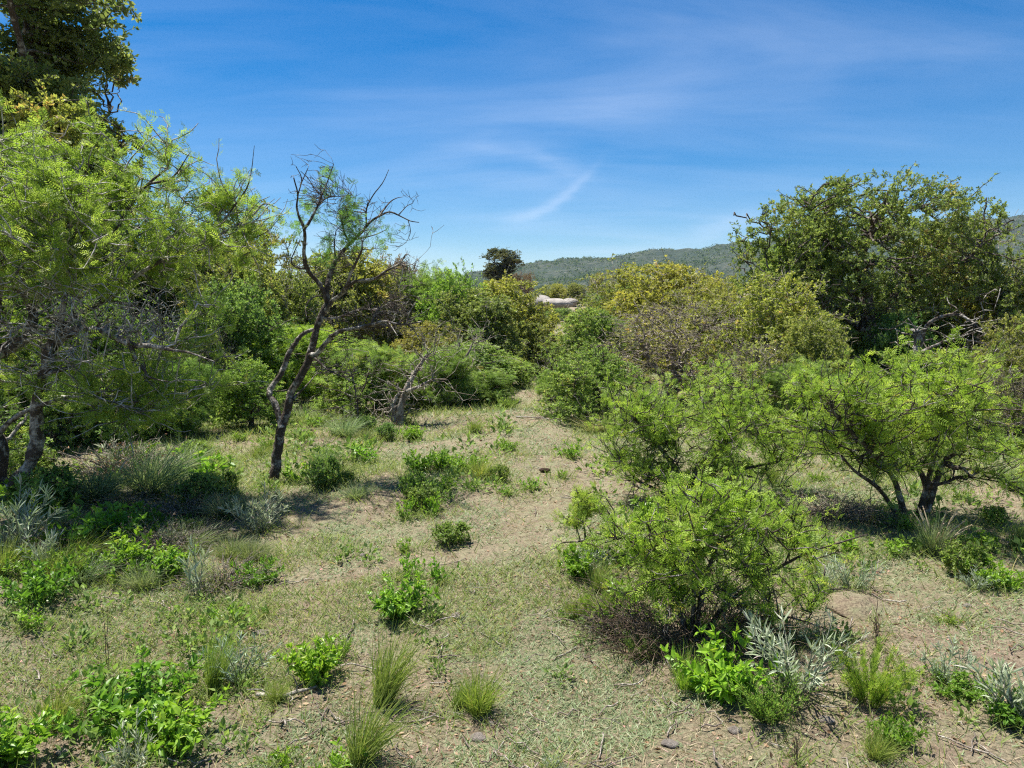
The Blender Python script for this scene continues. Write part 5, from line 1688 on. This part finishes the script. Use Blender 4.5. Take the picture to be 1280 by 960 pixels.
# broken twigs on the ground
gb = Buf()
x, y, r = scatter(g, 900, 1.8, 14)
a = g.uniform(0, 6.28, len(x))
L = g.uniform(0.04, 0.22, len(x))
t = np.linspace(-0.5, 0.5, 5)[None]
xx = x[:, None] + np.cos(a)[:, None] * t * L[:, None] + g.normal(size=(len(x), 5)) * 0.006
yy = y[:, None] + np.sin(a)[:, None] * t * L[:, None] + g.normal(size=(len(x), 5)) * 0.006
zz = height(xx.ravel(), yy.ravel()).reshape(xx.shape) + 0.006 + 0.012 * np.abs(g.normal(size=xx.shape))
tubes(gb, np.stack([xx, yy, zz], -1), (g.uniform(0.0012, 0.004, (len(x), 1)) * np.ones((1, 5))), 4)
tag(gb.obj("twig_litter", M["barktwig"], None, True), "small broken grey twigs littering the turf", "twig litter", kind="stuff")

# patches of small broad-leaved weeds
gb = Buf()
px_, py_, _ = scatter(g, 2600, 1.9, 24)
keep = (wob2(px_, py_ + 5, 1.2) + 0.4 * wob2(px_, py_, 0.4) > 0.05 + 0.3 * g.uniform(size=len(px_))) & (path_d(px_, py_) > 0.25)
px_, py_ = px_[keep], py_[keep]
sz = g.uniform(0.03, 0.11, len(px_)) * np.clip(np.hypot(px_, py_) / 5, 0.8, 2.2)
k = np.repeat(np.arange(len(px_)), 34)
u = unit(g.normal(size=(len(k), 3)) * np.array([1, 1, 0.5]))
x, y = px_[k] + u[:, 0] * sz[k] * g.uniform(0.1, 1, len(k)), py_[k] + u[:, 1] * sz[k] * g.uniform(0.1, 1, len(k))
q = np.stack([x, y, height(x, y) + np.abs(u[:, 2]) * sz[k] * 1.3], -1)
dirs = unit(np.stack([x - px_[k], y - py_[k], 0.5 * sz[k]], -1))
leaves(gb, q, unit(dirs + 0.5 * g.normal(size=dirs.shape)), sz[k] * g.uniform(0.25, 0.6, len(k)), "oval", g, np.clip(g.normal(0.35, 0.25, len(k)), 0, 1), 0.7, 1.0)
tag(gb.obj("low_weeds", M["green"]), "patches of tiny broad-leaved weeds in the turf", "weeds", kind="stuff")

gb = Buf()
x, y, r = scatter(g, 30000, 1.7, 26)
keep = g.uniform(size=len(x)) < 0.35 + 0.5 * sstep(-0.2, 0.8, wob2(x - 8, y, 1.4)) + 0.4 * np.exp(-((x + 3.2) ** 2 + (y - 4.6) ** 2) / 3.0)
x, y, r = x[keep], y[keep], r[keep]
big = np.clip(r / 4.5, 0.8, 4.0) ** 0.7
p = np.stack([x, y, height(x, y) + 0.004], -1)
leaves(gb, p, np.stack([g.normal(size=len(x)), g.normal(size=len(x)), 0.25 * g.normal(size=len(x))], -1), 0.020 * big * g.uniform(0.4, 1.5, len(x)), "oval", g, np.clip(g.normal(0.45, 0.3, len(x)), 0, 1), 0.8, 1.2)
tag(gb.obj("leaf_litter", M["litter"]), "fallen brown leaves strewn on the turf", "leaf litter", kind="stuff")

# scrub dotted over the far ridge
gb = Buf()
N = 26000
az = g.uniform(-0.75, 0.75, N)
rr = g.uniform(420, 860, N) / np.cos(az)
hx, hy = rr * np.sin(az), rr * np.cos(az)
hz_ = hill_h(az, rr)
keep = wob2(hx, hy, 40.0) > g.uniform(-1.2, 0.5, N)
hx, hy, hz_ = hx[keep], hy[keep], hz_[keep]
K = 9
n_ = len(hx)
K = 12
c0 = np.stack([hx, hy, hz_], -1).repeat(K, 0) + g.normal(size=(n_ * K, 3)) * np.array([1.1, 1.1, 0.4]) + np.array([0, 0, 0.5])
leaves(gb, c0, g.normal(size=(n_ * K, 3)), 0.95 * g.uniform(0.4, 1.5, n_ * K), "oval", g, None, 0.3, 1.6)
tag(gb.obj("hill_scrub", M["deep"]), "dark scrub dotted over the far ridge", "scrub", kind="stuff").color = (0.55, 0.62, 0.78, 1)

# ------------------------------------------------------------------ the air
def make_haze(density):
    m = bpy.data.materials.new("air")
    m.use_nodes = True
    n = mk_nodes(m.node_tree)
    v = n("ShaderNodeVolumePrincipled", {"Color": (0.36, 0.56, 1.0, 1), "Density": density, "Anisotropy": 0.0})
    n("ShaderNodeOutputMaterial", {"Volume": v.outputs[0]})
    b = Buf()
    x0, x1, y0, y1, z0, z1 = -1750, 1750, -600, 1750, -6.0, 100.0
    c = np.array([[x, y, z] for z in (z0, z1) for y in (y0, y1) for x in (x0, x1)])
    b.add(c, np.array([[0, 2, 3, 1], [4, 5, 7, 6], [0, 1, 5, 4], [2, 6, 7, 3], [0, 4, 6, 2], [1, 3, 7, 5]]))
    o = b.obj("haze", m)
    tag(o, "thin bluish air between the clearing and the far ridge", "haze", kind="stuff")


make_haze(0.00011)
